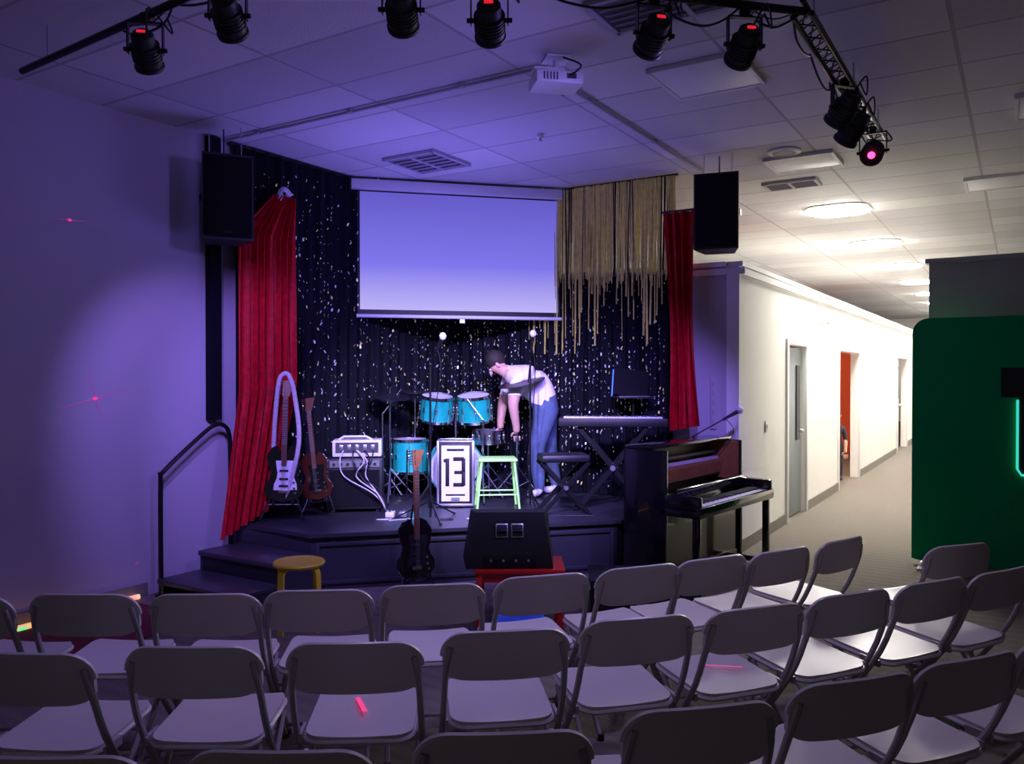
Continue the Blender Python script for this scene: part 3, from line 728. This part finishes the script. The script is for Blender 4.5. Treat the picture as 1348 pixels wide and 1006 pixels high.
for sx in (-1, 1):
    for sy in (-1, 1): b.box((sx*0.163, sy*0.128, 0.32), (0.022, 0.022, 0.61), mSteel, bev=0.003)
for z in (0.025, 0.615):
    for sy in (-1, 1): b.box((0, sy*0.128, z), (0.33, 0.022, 0.022), mSteel, bev=0.003)
    for sx in (-1, 1): b.box((sx*0.163, 0, z), (0.022, 0.26, 0.022), mSteel, bev=0.003)
for (x, z, w, h) in ((-0.075, .33, .035, .26), (-0.095, .44, .03, .03), (0.03, .455, .10, .035), (0.03, .33, .08, .03), (0.03, .215, .10, .035), (0.075, .395, .035, .13), (0.075, .27, .035, .13), (0, .54, .16, .02), (0, .12, .18, .015)):
    b.box((x, -0.138, z), (w, 0.004, h), mSignB, bev=0.001)
b.box((0.0, -0.14, 0.085), (0.08, 0.02, 0.025), mSteel)
for sx in (-1, 1):
    for sy in (-1, 1): b.cyl((sx*0.12, sy*0.09, 0.0), (sx*0.12, sy*0.09, 0.03), 0.02, mBlack)
b.make(loc=(-0.53, 7.72, STG), rot=(0, 0, 0.02))

# ------------------------------------------------------------------ mic stands
def micstand(name, loc, h, boom=None, rz=0.0, trip=True, sp=0.3):
    b = B(name)
    for i in range(3):
        a = i*2.094+0.9; b.tube([(0, 0, 0.16), (sp*math.cos(a), sp*math.sin(a), 0.012)], 0.007, mBlackM, seg=6); b.ell((sp*math.cos(a), sp*math.sin(a), 0.013), (.014, .014, .012), mBlack, seg=8)
    b.cyl((0, 0, 0.1), (0, 0, 0.2), 0.018, mBlackM)
    b.cyl((0, 0, 0.02), (0, 0, h), 0.009, mBlackM); b.cyl((0, 0, h*0.55), (0, 0, h*0.55+0.06), 0.015, mBlackM)
    tip = Vector(boom); dv = (tip-Vector((0, 0, h))).normalized()
    b.tube([Vector((0, 0, h))-dv*0.25, tip], 0.006, mBlackM); b.ell((0, 0, h), (.02, .02, .02), mBlackM, seg=10)
    b.cyl(tip, tip+dv*0.04, 0.013, mBlack); b.cyl(tip+dv*0.03, tip+dv*0.15, 0.012, mBlack, r2=0.020)
    b.ell(tip+dv*0.175, (.031, .031, .034), mMicHead, seg=12); b.lathe(tip+dv*0.165, [(0.032, -0.004), (0.032, 0.004)], mChrome, 14)
    p = tip+dv*0.03
    b.tube([p, p+Vector((0.03, -0.03, -0.2)), Vector((0.02, 0, h*0.6)), Vector((-0.02, 0, h*0.3)), Vector((0.05, -0.05, 0.02))], 0.004, mBlack, seg=6, smooth=5)
    return b.make(loc=loc, rot=(0, 0, rz))
micstand('microphone_stand', (-0.70, 6.98, STG), 1.33, boom=(0.06, -0.10, 1.44))
micstand('microphone_stand', (0.17, 7.62, STG), 1.36, boom=(0.01, -0.10, 1.48), sp=0.12)
micstand('microphone_stand', (1.36, 7.52, 0.0), 0.95, boom=(0.56, -0.10, 1.28), sp=0.14)

# ------------------------------------------------------------------ stools
b = B('metal_stool')
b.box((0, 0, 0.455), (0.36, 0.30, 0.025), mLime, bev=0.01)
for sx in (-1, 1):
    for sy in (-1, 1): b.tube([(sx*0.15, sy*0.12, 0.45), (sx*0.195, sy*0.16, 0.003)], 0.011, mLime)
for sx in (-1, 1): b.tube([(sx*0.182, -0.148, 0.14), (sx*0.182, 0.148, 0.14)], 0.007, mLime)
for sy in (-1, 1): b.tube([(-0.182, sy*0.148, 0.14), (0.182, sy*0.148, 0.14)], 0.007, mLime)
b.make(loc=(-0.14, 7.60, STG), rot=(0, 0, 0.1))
b = B('round_stool')
b.lathe((0, 0, 0.44), [(0, 0.012), (0.165, 0.012), (0.172, 0.0), (0.165, -0.014), (0, -0.014)], mYellow, 32)
for i in range(4):
    a = i*math.pi/2+math.pi/4; ca, sa_ = math.cos(a), math.sin(a); tx, ty = -sa_*0.022, ca*0.022
    path = [(0.04, 0.424), (0.13, 0.424), (0.16, 0.41), (0.170, 0.38), (0.178, 0.0)]
    vs = []; fs = []
    for r, z in path:
        for (dx, dr) in ((-1, 0), (1, 0), (1, -1), (-1, -1)):
            rr = r+dr*0.012*(1 if z < 0.42 else 0); zz = z+dr*0.012*(1 if z > 0.40 else 0)
            vs.append((ca*rr+tx*dx, sa_*rr+ty*dx, zz))
    for k in range(4):
        for j in range(4): fs.append([k*4+j, k*4+(j+1) % 4, k*4+4+(j+1) % 4, k*4+4+j])
    fs += [[0, 1, 2, 3], [16, 17, 18, 19]]
    b.raw(vs, fs, mYellow)
b.make(loc=(-1.42, 5.42, 0), rot=(0, 0, 0.3))
b = B('red_table')
b.box((0, 0, 0.435), (0.58, 0.42, 0.03), mRedP, bev=0.006)
for sx in (-1, 1):
    for sy in (-1, 1): b.box((sx*0.26, sy*0.18, 0.21), (0.04, 0.04, 0.42), mRedP, bev=0.004)
    b.box((sx*0.26, 0, 0.39), (0.02, 0.34, 0.05), mRedP)
for sy in (-1, 1): b.box((0, sy*0.18, 0.39), (0.5, 0.02, 0.05), mRedP)
b.make(loc=(0.05, 5.38, 0))
b = B('blue_step_stool')
b.box((0, 0, 0.20), (0.30, 0.22, 0.025), mBlueP, bev=0.01)
for sx in (-1, 1):
    b.prism([(-0.11, 0.0), (-0.05, 0.0), (-0.03, 0.12), (0.03, 0.12), (0.05, 0.0), (0.11, 0.0), (0.09, 0.19), (-0.09, 0.19)], sx*0.13-0.008, sx*0.13+0.008, mBlueP, axis='x')
b.box((0, -0.09, 0.165), (0.26, 0.012, 0.05), mBlueP)
b.make(loc=(0.05, 4.92, 0))
b = B('floor_monitor_speaker')
poly_b = [(-0.18, 0.0), (0.19, 0.0), (0.19, 0.12), (0.03, 0.35), (-0.10, 0.35), (-0.19, 0.1)]
n = len(poly_b); vs = []
for sx in (-1, 1):
    for (y, z) in poly_b: vs.append((sx*(0.31-0.16*z-0.03*(y < 0)), y, z))
fs = [list(range(n)), [n+i for i in range(n)][::-1]]+[[i, (i+1) % n, n+(i+1) % n, n+i] for i in range(n)]
b.raw(vs, fs, mBlack)
b.box((0, 0.117, 0.235), (0.46, 0.012, 0.24), mGrille, rot=(math.radians(34), 0, 0))
tl = math.atan2(0.09, 0.25)
for sx in (-1, 1):
    b.box((sx*0.05, -0.150, 0.24), (0.080, 0.012, 0.09), mSteel, rot=(-tl, 0, 0), bev=0.005)
    b.box((sx*0.05, -0.154, 0.24), (0.068, 0.012, 0.078), mSignB, rot=(-tl, 0, 0), bev=0.005)
    b.tube([(sx*0.05-0.03, -0.168, 0.24), (sx*0.05+0.03, -0.168, 0.24)], 0.008, mBlackM, seg=6)
b.box((0, -0.186, 0.055), (0.34, 0.008, 0.07), mBlackM, bev=0.003)
for k in range(4): b.cyl((-0.12+0.08*k, -0.185, 0.055), (-0.12+0.08*k, -0.196, 0.055), 0.008, mSteel)
b.make(loc=(-0.02, 5.38, 0.451), rot=(0, 0, 0.03))
b = B('equipment_case')
b.box((0, 0, 0.14), (0.74, 0.46, 0.24), mBlack, bev=0.012)
for sx in (-1, 1):
    b.box((sx*0.365, -0.225, 0.14), (0.03, 0.03, 0.245), mBlackM, bev=0.004)
    b.box((sx*0.2, -0.233, 0.19), (0.06, 0.012, 0.05), mSteel, bev=0.003)
b.box((0, 0, 0.262), (0.76, 0.48, 0.02), mBlackM, bev=0.004); b.box((0, -0.235, 0.1), (0.12, 0.014, 0.03), mSteel)
for sx in (-1, 1):
    for sy in (-1, 1): b.cyl((sx*0.33, sy*0.2, 0), (sx*0.33, sy*0.2, 0.02), 0.02, mBlack)
b.make(loc=(0.93, 5.82, 0), rot=(0, 0, -0.05))

# ------------------------------------------------------------------ guitars
def guitar(name, loc, rot, body, guard, neck, strap=False, scale=1.0):
    b = B(name)
    def outline(t):
        pts = [(0, 0.0), (0.03, .075), (0.1, .135), (0.22, .160), (0.35, .155), (0.5, .118), (0.6, .108), (0.72, .125), (0.85, .135), (0.95, .10), (1.0, .05)]
        for (a, x), (c, y) in zip(pts[:-1], pts[1:]):
            if a <= t <= c: k = (t-a)/(c-a); k = k*k*(3-2*k) if a else math.sqrt(k); return x+(y-x)*k
        return .05
    def P(u, v):
        t = (v+1)/2; w = outline(t); hh = 0.42
        asym = 1.0+0.18*max(0, (t-0.7)/0.3) if u < 0 else 1.0
        z = t*hh+(0.07*max(0, (t-.7)/.3)*(abs(u)**2))
        return (w*u*asym, 0, z)
    b.slab(16, 26, P, (0, 0.042, 0), body)
    def G(u, v):
        t = 0.25+0.3*(v+1); w = outline(t)*0.62; return (w*u+0.015, -0.023, t*0.42)
    b.slab(8, 10, G, (0, 0.003, 0), guard)
    for z in (0.14, 0.20, 0.27): b.box((0, -0.027, z), (0.075, 0.012, 0.018), mBlack, bev=0.003)
    b.box((0, -0.027, 0.09), (0.085, 0.014, 0.03), mChrome, bev=0.003)
    for k, (x, z) in enumerate(((0.09, 0.12), (0.10, 0.08), (0.085, 0.17))): b.cyl((x, -0.02, z), (x, -0.036, z), 0.010, mChrome, seg=10)
    b.box((0, -0.030, 0.62), (0.046, 0.022, 0.60), neck, bev=0.006); b.box((0, -0.043, 0.60), (0.044, 0.005, 0.56), mNeck)
    for k in range(18): z = 0.90-0.62*(1-0.944**(k+1)); b.box((0, -0.046, z), (0.042, 0.003, 0.003), mSteel)
    def Hd(u, v): return (0.030*u+0.012*(v+1)+(0.010*u*(v+1)), -0.026+0.006*v, 0.98+0.07*v)
    b.slab(4, 8, Hd, (0, 0.014, 0), neck)
    for k in range(6): z = 0.935+0.021*k; b.cyl((-0.03, -0.028, z), (-0.055, -0.028, z), 0.005, mChrome, seg=6); b.ell((-0.06, -0.028, z), (.009, .004, .007), mChrome, seg=8); b.cyl((-0.012, -0.025, z), (-0.012, -0.045, z), 0.004, mChrome, seg=6)
    for k in range(6): b.cyl((-0.016+0.0065*k, -0.048, 0.10), (-0.016+0.0065*k, -0.05, 0.92), 0.0008, mSteel, seg=4)
    if strap:
        b.tube([(-0.10, 0.03, 0.40), (-0.09, 0.0, 0.7), (-0.06, -0.06, 1.02), (-0.02, -0.07, 1.10), (0.03, -0.07, 1.08), (0.08, -0.06, 0.9), (0.12, -0.04, 0.5), (0.02, 0.0, 0.02)], 0.02, mStrap, smooth=6)
    for s in (-1, 1):
        b.tube([(s*0.0, 0.10, 0.45), (s*0.13, -0.02, -0.02), (s*0.18, -0.08, -0.14)], 0.009, mBlackM)
        b.tube([(s*0.08, 0.03, 0.06), (s*0.08, -0.01, -0.012), (s*0.08, -0.06, -0.012), (s*0.08, -0.065, 0.02)], 0.009, mBlack)
    b.tube([(-0.13, -0.02, -0.02), (0.13, -0.02, -0.02)], 0.008, mBlackM)
    b.tube([(0, 0.10, 0.45), (0, 0.24, -0.14)], 0.009, mBlackM); b.tube([(0, 0.10, 0.45), (0, 0.04, 0.6)], 0.008, mBlackM)
    o = b.make(loc=loc, rot=rot); o.scale = (scale,)*3
    return o
guitar('electric_guitar', (-1.93, 6.87, STG+0.165), (-0.08, 0.02, 0.15), mBlackGloss, mHead, mWood, True, 0.98)
guitar('electric_guitar', (-1.66, 7.00, STG+0.165), (-0.10, -0.14, -0.1), mSun, mBlackGloss, mNeck, False, 0.84)
guitar('bass_guitar', (-0.72, 6.10, 0.16), (-0.08, 0.02, 0.5), mBlackGloss, mBlack, mWood, False, 0.92)

b = B('guitar_amplifier')
b.box((0, 0, 0.26), (0.50, 0.28, 0.46), mBlack, bev=0.015); b.box((0, -0.143, 0.22), (0.44, 0.008, 0.33), mGrille); b.box((0, -0.143, 0.44), (0.44, 0.012, 0.06), mSteel)
for k in range(7): b.cyl((-0.18+0.06*k, -0.145, 0.44), (-0.18+0.06*k, -0.165, 0.44), 0.012, mBlack, seg=10)
for sx in (-1, 1):
    for sy in (-1, 1): b.cyl((sx*0.2, sy*0.1, 0), (sx*0.2, sy*0.1, 0.04), 0.02, mBlack)
b.box((0.02, 0, 0.575), (0.44, 0.24, 0.15), mWhiteP, bev=0.012); b.box((0.02, -0.123, 0.585), (0.38, 0.01, 0.09), mVent)
for k in range(5): b.box((-0.12+0.07*k, -0.13, 0.585), (0.035, 0.01, 0.05), mSteel, bev=0.003)
b.tube([(-0.15, -0.05, 0.65), (-0.1, -0.06, 0.68), (0.1, -0.06, 0.68), (0.15, -0.05, 0.65)], 0.01, mWhiteP)
for k in range(6):
    a = random.uniform(-.15, .2)
    b.tube([(a, -0.13, 0.56), (a+random.uniform(-.1, .1), -0.2, 0.47), (a+random.uniform(-.1, .1), -0.18, 0.33), (0.2+a*0.3, -0.22, 0.18), (0.3, -0.3+0.03*k, 0.01)], 0.006, mStrap if k % 2 else mBlack, smooth=6, seg=6)
b.make(loc=(-1.43, 7.45, STG), rot=(0, 0, 0.12))
b = B('stage_cables')
for k in range(6):
    x = -0.75+0.22*k; y = random.uniform(6.9, 7.1); pts = []
    for i in range(7):
        x += random.uniform(-.10, .13); y += random.uniform(-.07, .05)
        y = min(max(y, 6.62+0.25*(x+1.57)), 7.12); pts.append((min(x, 0.75), y, STG+0.006))
    b.tube(pts, 0.005, mBlack if k % 2 else mStrap, smooth=6, seg=6)
b.make()
b = B('effects_pedals')
for k, (x, y) in enumerate(((-0.95, 7.12), (-0.84, 7.10), (-1.06, 7.10))):
    b.box((x, y, STG+0.025), (0.075, 0.12, 0.045), (mSteel, mTeal, mWhiteP)[k], bev=0.006); b.cyl((x, y-0.03, STG+0.045), (x, y-0.03, STG+0.06), 0.01, mChrome, seg=8)
    b.cyl((x-.02, y+0.03, STG+0.045), (x-.02, y+0.03, STG+0.058), 0.007, mBlack, seg=8); b.cyl((x+.02, y+0.03, STG+0.045), (x+.02, y+0.03, STG+0.058), 0.007, mBlack, seg=8)
b.make()

# ------------------------------------------------------------------ keyboards
b = B('keyboard_on_stand')
b.box((0, 0, 0.80), (1.00, 0.28, 0.08), mBlack, bev=0.012)
b.box((0, 0.05, 0.843), (0.94, 0.12, 0.006), mBlackM)
nk = 36
for k in range(nk): b.box((-0.45+0.90*(k+0.5)/nk, -0.085, 0.847), (0.90/nk-0.002, 0.12, 0.014), mIvory)
for k in range(nk):
    if k % 7 not in (2, 6): b.box((-0.45+0.90*(k+1)/nk, -0.055, 0.859), (0.013, 0.075, 0.014), mBlack)
for k in range(8): b.cyl((-0.3+0.06*k, 0.06, 0.845), (-0.3+0.06*k, 0.06, 0.86), 0.01, mSteel, seg=8)
b.box((0.28, 0.05, 0.848), (0.14, 0.07, 0.005), mBlueGlow)
for yy in (-0.10, 0.10):
    b.box((0, yy, 0.38), (0.04, 0.03, 1.02), mBlackM, rot=(0, 0.70, 0)); b.box((0, yy+0.03, 0.38), (0.04, 0.03, 1.02), mBlackM, rot=(0, -0.70, 0))
for s in (-1, 1):
    b.box((s*0.335, 0, 0.012), (0.035, 0.42, 0.024), mBlackM, bev=0.004); b.box((s*0.335, 0, 0.755), (0.035, 0.34, 0.022), mBlackM, bev=0.004)
b.cyl((0, -0.13, 0.38), (0, 0.15, 0.38), 0.025, mSteel)
b.make(loc=(0.94, 7.60, STG), rot=(0, 0, -0.12))
b = B('laptop_on_stand')
tripod(b, 0, 0, 0, 1.0, mat=mBlackM, sp=0.16)
b.box((0, -0.02, 1.02), (0.36, 0.26, 0.015), mBlack, bev=0.004)
b.box((0, 0.10, 1.16), (0.36, 0.012, 0.27), mGrille, rot=(-0.25, 0.12, 0), bev=0.004)
b.box((-0.185, 0.09, 1.16), (0.008, 0.02, 0.27), mBlueGlow, rot=(-0.25, 0.12, 0))
b.box((0, 0.0, 1.03), (0.30, 0.12, 0.004), mSteel)
b.make(loc=(1.18, 7.93, STG), rot=(0, 0, 0.1))
b = B('keyboard_bench')
b.box((0, 0, 0.50), (0.44, 0.28, 0.07), mBlack, bev=0.025)
for yy in (-0.11, 0.11):
    b.box((0, yy, 0.24), (0.035, 0.025, 0.62), mBlackM, rot=(0, 0.75, 0)); b.box((0, yy+0.026, 0.24), (0.035, 0.025, 0.62), mBlackM, rot=(0, -0.75, 0))
for s in (-1, 1): b.box((s*0.21, 0, 0.013), (0.03, 0.36, 0.026), mBlackM, bev=0.004)
b.cyl((0, -0.13, 0.24), (0, 0.15, 0.24), 0.02, mSteel)
b.make(loc=(0.46, 7.30, STG), rot=(0, 0, 0.15))

# ------------------------------------------------------------------ piano
b = B('upright_piano')
L = 1.42
b.box((L/2, -0.025, 0.56), (L-0.04, 0.04, 1.06), mBlack)
for x in (0.02, L-0.02): b.box((x, -0.19, 0.55), (0.04, 0.38, 1.10), mBlackGloss, bev=0.006)
b.box((L/2, -0.34, 0.36), (L-0.08, 0.025, 0.50), mBlackGloss)
b.box((L/2, -0.20, 0.07), (L-0.08, 0.32, 0.10), mBlackGloss)
b.box((L/2, -0.14, 1.115), (L+0.02, 0.26, 0.022), mBlackGloss, bev=0.005)
b.box((L/2, -0.07, 0.90), (L-0.08, 0.02, 0.40), mNeck)
for z, y in ((0.80, -0.17), (0.90, -0.15), (0.99, -0.13)): b.box((L/2, y, z), (L-0.1, 0.03, 0.022), mFelt)
for k in range(62):
    x = 0.07+(L-0.14)*k/61; b.box((x, -0.19, 0.86), (0.008, 0.05, 0.11), mWood, rot=(0.25, 0, 0)); b.box((x, -0.155, 0.935), (0.012, 0.045, 0.026), mFelt)
b.box((L-0.055, -0.21, 0.92), (0.03, 0.30, 0.34), mWood); b.box((0.055, -0.21, 0.92), (0.03, 0.30, 0.34), mWood)
b.box((L/2, -0.50, 0.625), (L, 0.34, 0.06), mBlackGloss, bev=0.008)
b.box((L/2, -0.66, 0.645), (L, 0.03, 0.07), mBlackGloss, bev=0.01)
for x in (0.035, L-0.035): b.box((x, -0.50, 0.70), (0.07, 0.33, 0.13), mBlackGloss, bev=0.02)
nk = 52
for k in range(nk): b.box((0.085+(L-0.17)*(k+0.5)/nk, -0.565, 0.668), ((L-0.17)/nk-0.0015, 0.15, 0.022), mIvory)
for k in range(nk-1):
    if k % 7 not in (1, 4): b.box((0.085+(L-0.17)*(k+1)/nk, -0.535, 0.685), (0.011, 0.09, 0.018), mBlack)
b.box((L/2, -0.42, 0.735), (L-0.14, 0.03, 0.13), mBlackGloss, rot=(0.3, 0, 0), bev=0.006)
for x in (0.05, L-0.05):
    b.box((x, -0.62, 0.32), (0.055, 0.055, 0.56), mBlackGloss, bev=0.01); b.box((x, -0.48, 0.045), (0.055, 0.33, 0.05), mBlackGloss, bev=0.008)
    b.cyl((x-0.02, -0.62, 0.022), (x+0.02, -0.62, 0.022), 0.022, mBrass); b.cyl((x-0.02, -0.06, 0.022), (x+0.02, -0.06, 0.022), 0.022, mBrass)
for k in (-1, 0, 1): b.box((L/2+0.08*k, -0.41, 0.06), (0.03, 0.12, 0.012), mBrass, bev=0.004)
b.make(loc=(0.90, 6.56, 0), rot=(0, 0, math.atan2(.77, .64)))

# ------------------------------------------------------------------ green backdrop
b = B('green_backdrop')
def GP(u, v):
    w2, r = 1.40, 0.13
    x = w2*math.sin(math.pi/2*u)
    t = max(0, (abs(x)-(w2-r))/r); e = r*(1-math.sqrt(max(0, 1-t*t)))
    lo = 0.04+e*0.15; hi = 2.19-e
    return (x, 0, lo+(hi-lo)*(v+1)/2)
b.slab(60, 4, GP, (0, 0.05, 0), mGreen)
for s in (-1, 1):
    b.cyl((s*1.25, 0, 0.02), (s*1.25, 0, 0.15), 0.016, mWhiteP); b.box((s*1.30, 0, 0.012), (0.07, 0.56, 0.022), mWhiteP, bev=0.008)
def bar(x0, x1, z0, z1):
    b.box(((x0+x1)/2, -0.032, (z0+z1)/2), (x1-x0, 0.014, z1-z0), mSignB, bev=0.004)
x0 = -0.72
bar(x0, x0+0.95, 1.50, 1.75); bar(x0+0.13, x0+0.42, 0.86, 1.5)
b.tube([(x0+0.12, -0.045, 1.48), (x0+0.12, -0.045, 0.90), (x0+0.15, -0.045, 0.85), (x0+0.42, -0.045, 0.85), (x0+0.44, -0.045, 0.9), (x0+0.44, -0.045, 1.48)], 0.010, mTealGlow)
b.make(loc=W(0.575, 8.08, 0), rot=ROOM)

# rug, rope light, laser marks
b = B('floor_rug'); b.box((-5.15, 2.75, 0.006), (0.80, 1.7, 0.012), mRug, bev=0.003)
for k in range(31): b.box((-5.53+0.025*k, 3.61, 0.005), (0.006, 0.04, 0.006), mRug)
b.make(rot=ROOM)
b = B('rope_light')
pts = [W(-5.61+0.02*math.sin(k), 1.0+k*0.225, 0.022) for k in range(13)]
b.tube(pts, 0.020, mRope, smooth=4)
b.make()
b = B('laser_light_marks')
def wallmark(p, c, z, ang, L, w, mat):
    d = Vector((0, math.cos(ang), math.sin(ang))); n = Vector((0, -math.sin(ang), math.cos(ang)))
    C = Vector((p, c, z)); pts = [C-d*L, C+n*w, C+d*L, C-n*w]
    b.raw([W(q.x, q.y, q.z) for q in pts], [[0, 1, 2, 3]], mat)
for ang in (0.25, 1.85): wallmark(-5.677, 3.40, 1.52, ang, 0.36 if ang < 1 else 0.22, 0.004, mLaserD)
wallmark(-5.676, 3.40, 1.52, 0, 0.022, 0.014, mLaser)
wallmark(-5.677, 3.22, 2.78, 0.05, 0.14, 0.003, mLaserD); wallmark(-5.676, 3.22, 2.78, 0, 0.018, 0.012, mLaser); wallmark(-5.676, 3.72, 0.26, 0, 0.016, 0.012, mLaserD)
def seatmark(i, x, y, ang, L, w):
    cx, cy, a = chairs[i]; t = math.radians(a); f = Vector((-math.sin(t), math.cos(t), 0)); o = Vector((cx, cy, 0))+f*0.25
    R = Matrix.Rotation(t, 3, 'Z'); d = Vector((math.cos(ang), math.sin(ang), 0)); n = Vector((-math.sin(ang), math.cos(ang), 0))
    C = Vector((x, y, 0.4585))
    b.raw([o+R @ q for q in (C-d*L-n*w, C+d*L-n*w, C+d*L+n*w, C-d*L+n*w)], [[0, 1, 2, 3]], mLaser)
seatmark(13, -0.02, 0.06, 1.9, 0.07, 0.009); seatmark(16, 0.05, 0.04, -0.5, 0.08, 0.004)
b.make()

# ------------------------------------------------------------------ lights
def spot(name, loc, tgt, power, col, ang, blend=0.6, r=0.05):
    ld = bpy.data.lights.new(name, 'SPOT'); ld.energy = power; ld.color = col; ld.spot_size = math.radians(ang); ld.spot_blend = blend; ld.shadow_soft_size = r
    o = bpy.data.objects.new(name, ld); COL.objects.link(o); o.location = loc
    o.rotation_euler = (Vector(tgt)-Vector(loc)).to_track_quat('-Z', 'Y').to_euler()
    return o
def area(name, loc, tgt, power, col, sx, sy):
    ld = bpy.data.lights.new(name, 'AREA'); ld.energy = power; ld.color = col; ld.shape = 'RECTANGLE'; ld.size = sx; ld.size_y = sy
    o = bpy.data.objects.new(name, ld); COL.objects.link(o); o.location = loc
    o.rotation_euler = (Vector(tgt)-Vector(loc)).to_track_quat('-Z', 'Y').to_euler()
    return o
pw = [(230, (0.32, 0.20, 1.0), 58), (340, (0.30, 0.20, 1.0), 55), (900, (0.58, 0.50, 1.0), 40), (800, (0.46, 0.38, 1.0), 42), (560, (0.35, 0.28, 1.0), 48), (400, (0.30, 0.20, 1.0), 50), (220, (0.28, 0.18, 1.0), 50)]
for i, (P, c, a) in enumerate(pw):
    l = Vector(fx[i][0]); t = Vector(fx[i][1]); l2 = l+(t-l).normalized()*0.16
    spot('stage_beam', l2, t, P, c, a)
spot('wall_fill', (1.0, 4.05, 3.10), W(-5.65, 3.3, 0.3), 120, (0.30, 0.20, 1.0), 150, 1.0, 0.2)  # added fill lamp with no fixture, brightens the left wall
spot('chair_fill', (-0.6, 3.7, 3.1), (-0.6, 2.9, 0.4), 52, (0.56, 0.46, 1.0), 140, 1.0, 0.15)  # this and the next: fill lamps added to brighten the chairs, no fixtures
spot('chair_fill', (1.2, 4.1, 3.1), (1.2, 3.4, 0.4), 60, (0.62, 0.54, 1.0), 140, 1.0, 0.15)
area('ceiling_fill', (-0.6, 6.9, 2.05), (-0.6, 7.1, 3.6), 27, (0.22, 0.16, 1.0), 1.4, 0.9)  # unseen area lamp added for the violet ceiling glow, not a stage fixture
ld = bpy.data.lights.new('sideroom_lamp', 'POINT'); ld.energy = 90; ld.color = (1, 0.8, 0.6); ld.shadow_soft_size = 0.1
o = bpy.data.objects.new('sideroom_lamp', ld); COL.objects.link(o); o.location = W(-3.6, 15.0, 2.3)

wd = bpy.data.worlds.new('World'); scene.world = wd; wd.use_nodes = True
bg = wd.node_tree.nodes['Background']; bg.inputs[0].default_value = (0.60, 0.56, 0.64, 1); bg.inputs[1].default_value = 0.09

cam = bpy.data.cameras.new('Camera'); co = bpy.data.objects.new('Camera', cam); COL.objects.link(co)
cam.sensor_width = 36; cam.lens = 36*1073/1348; cam.clip_start = 0.05
co.location = (0, 0, 1.7); co.rotation_euler = (math.radians(90-0.587), 0, 0)
scene.camera = co
scene.view_settings.view_transform = 'Standard'
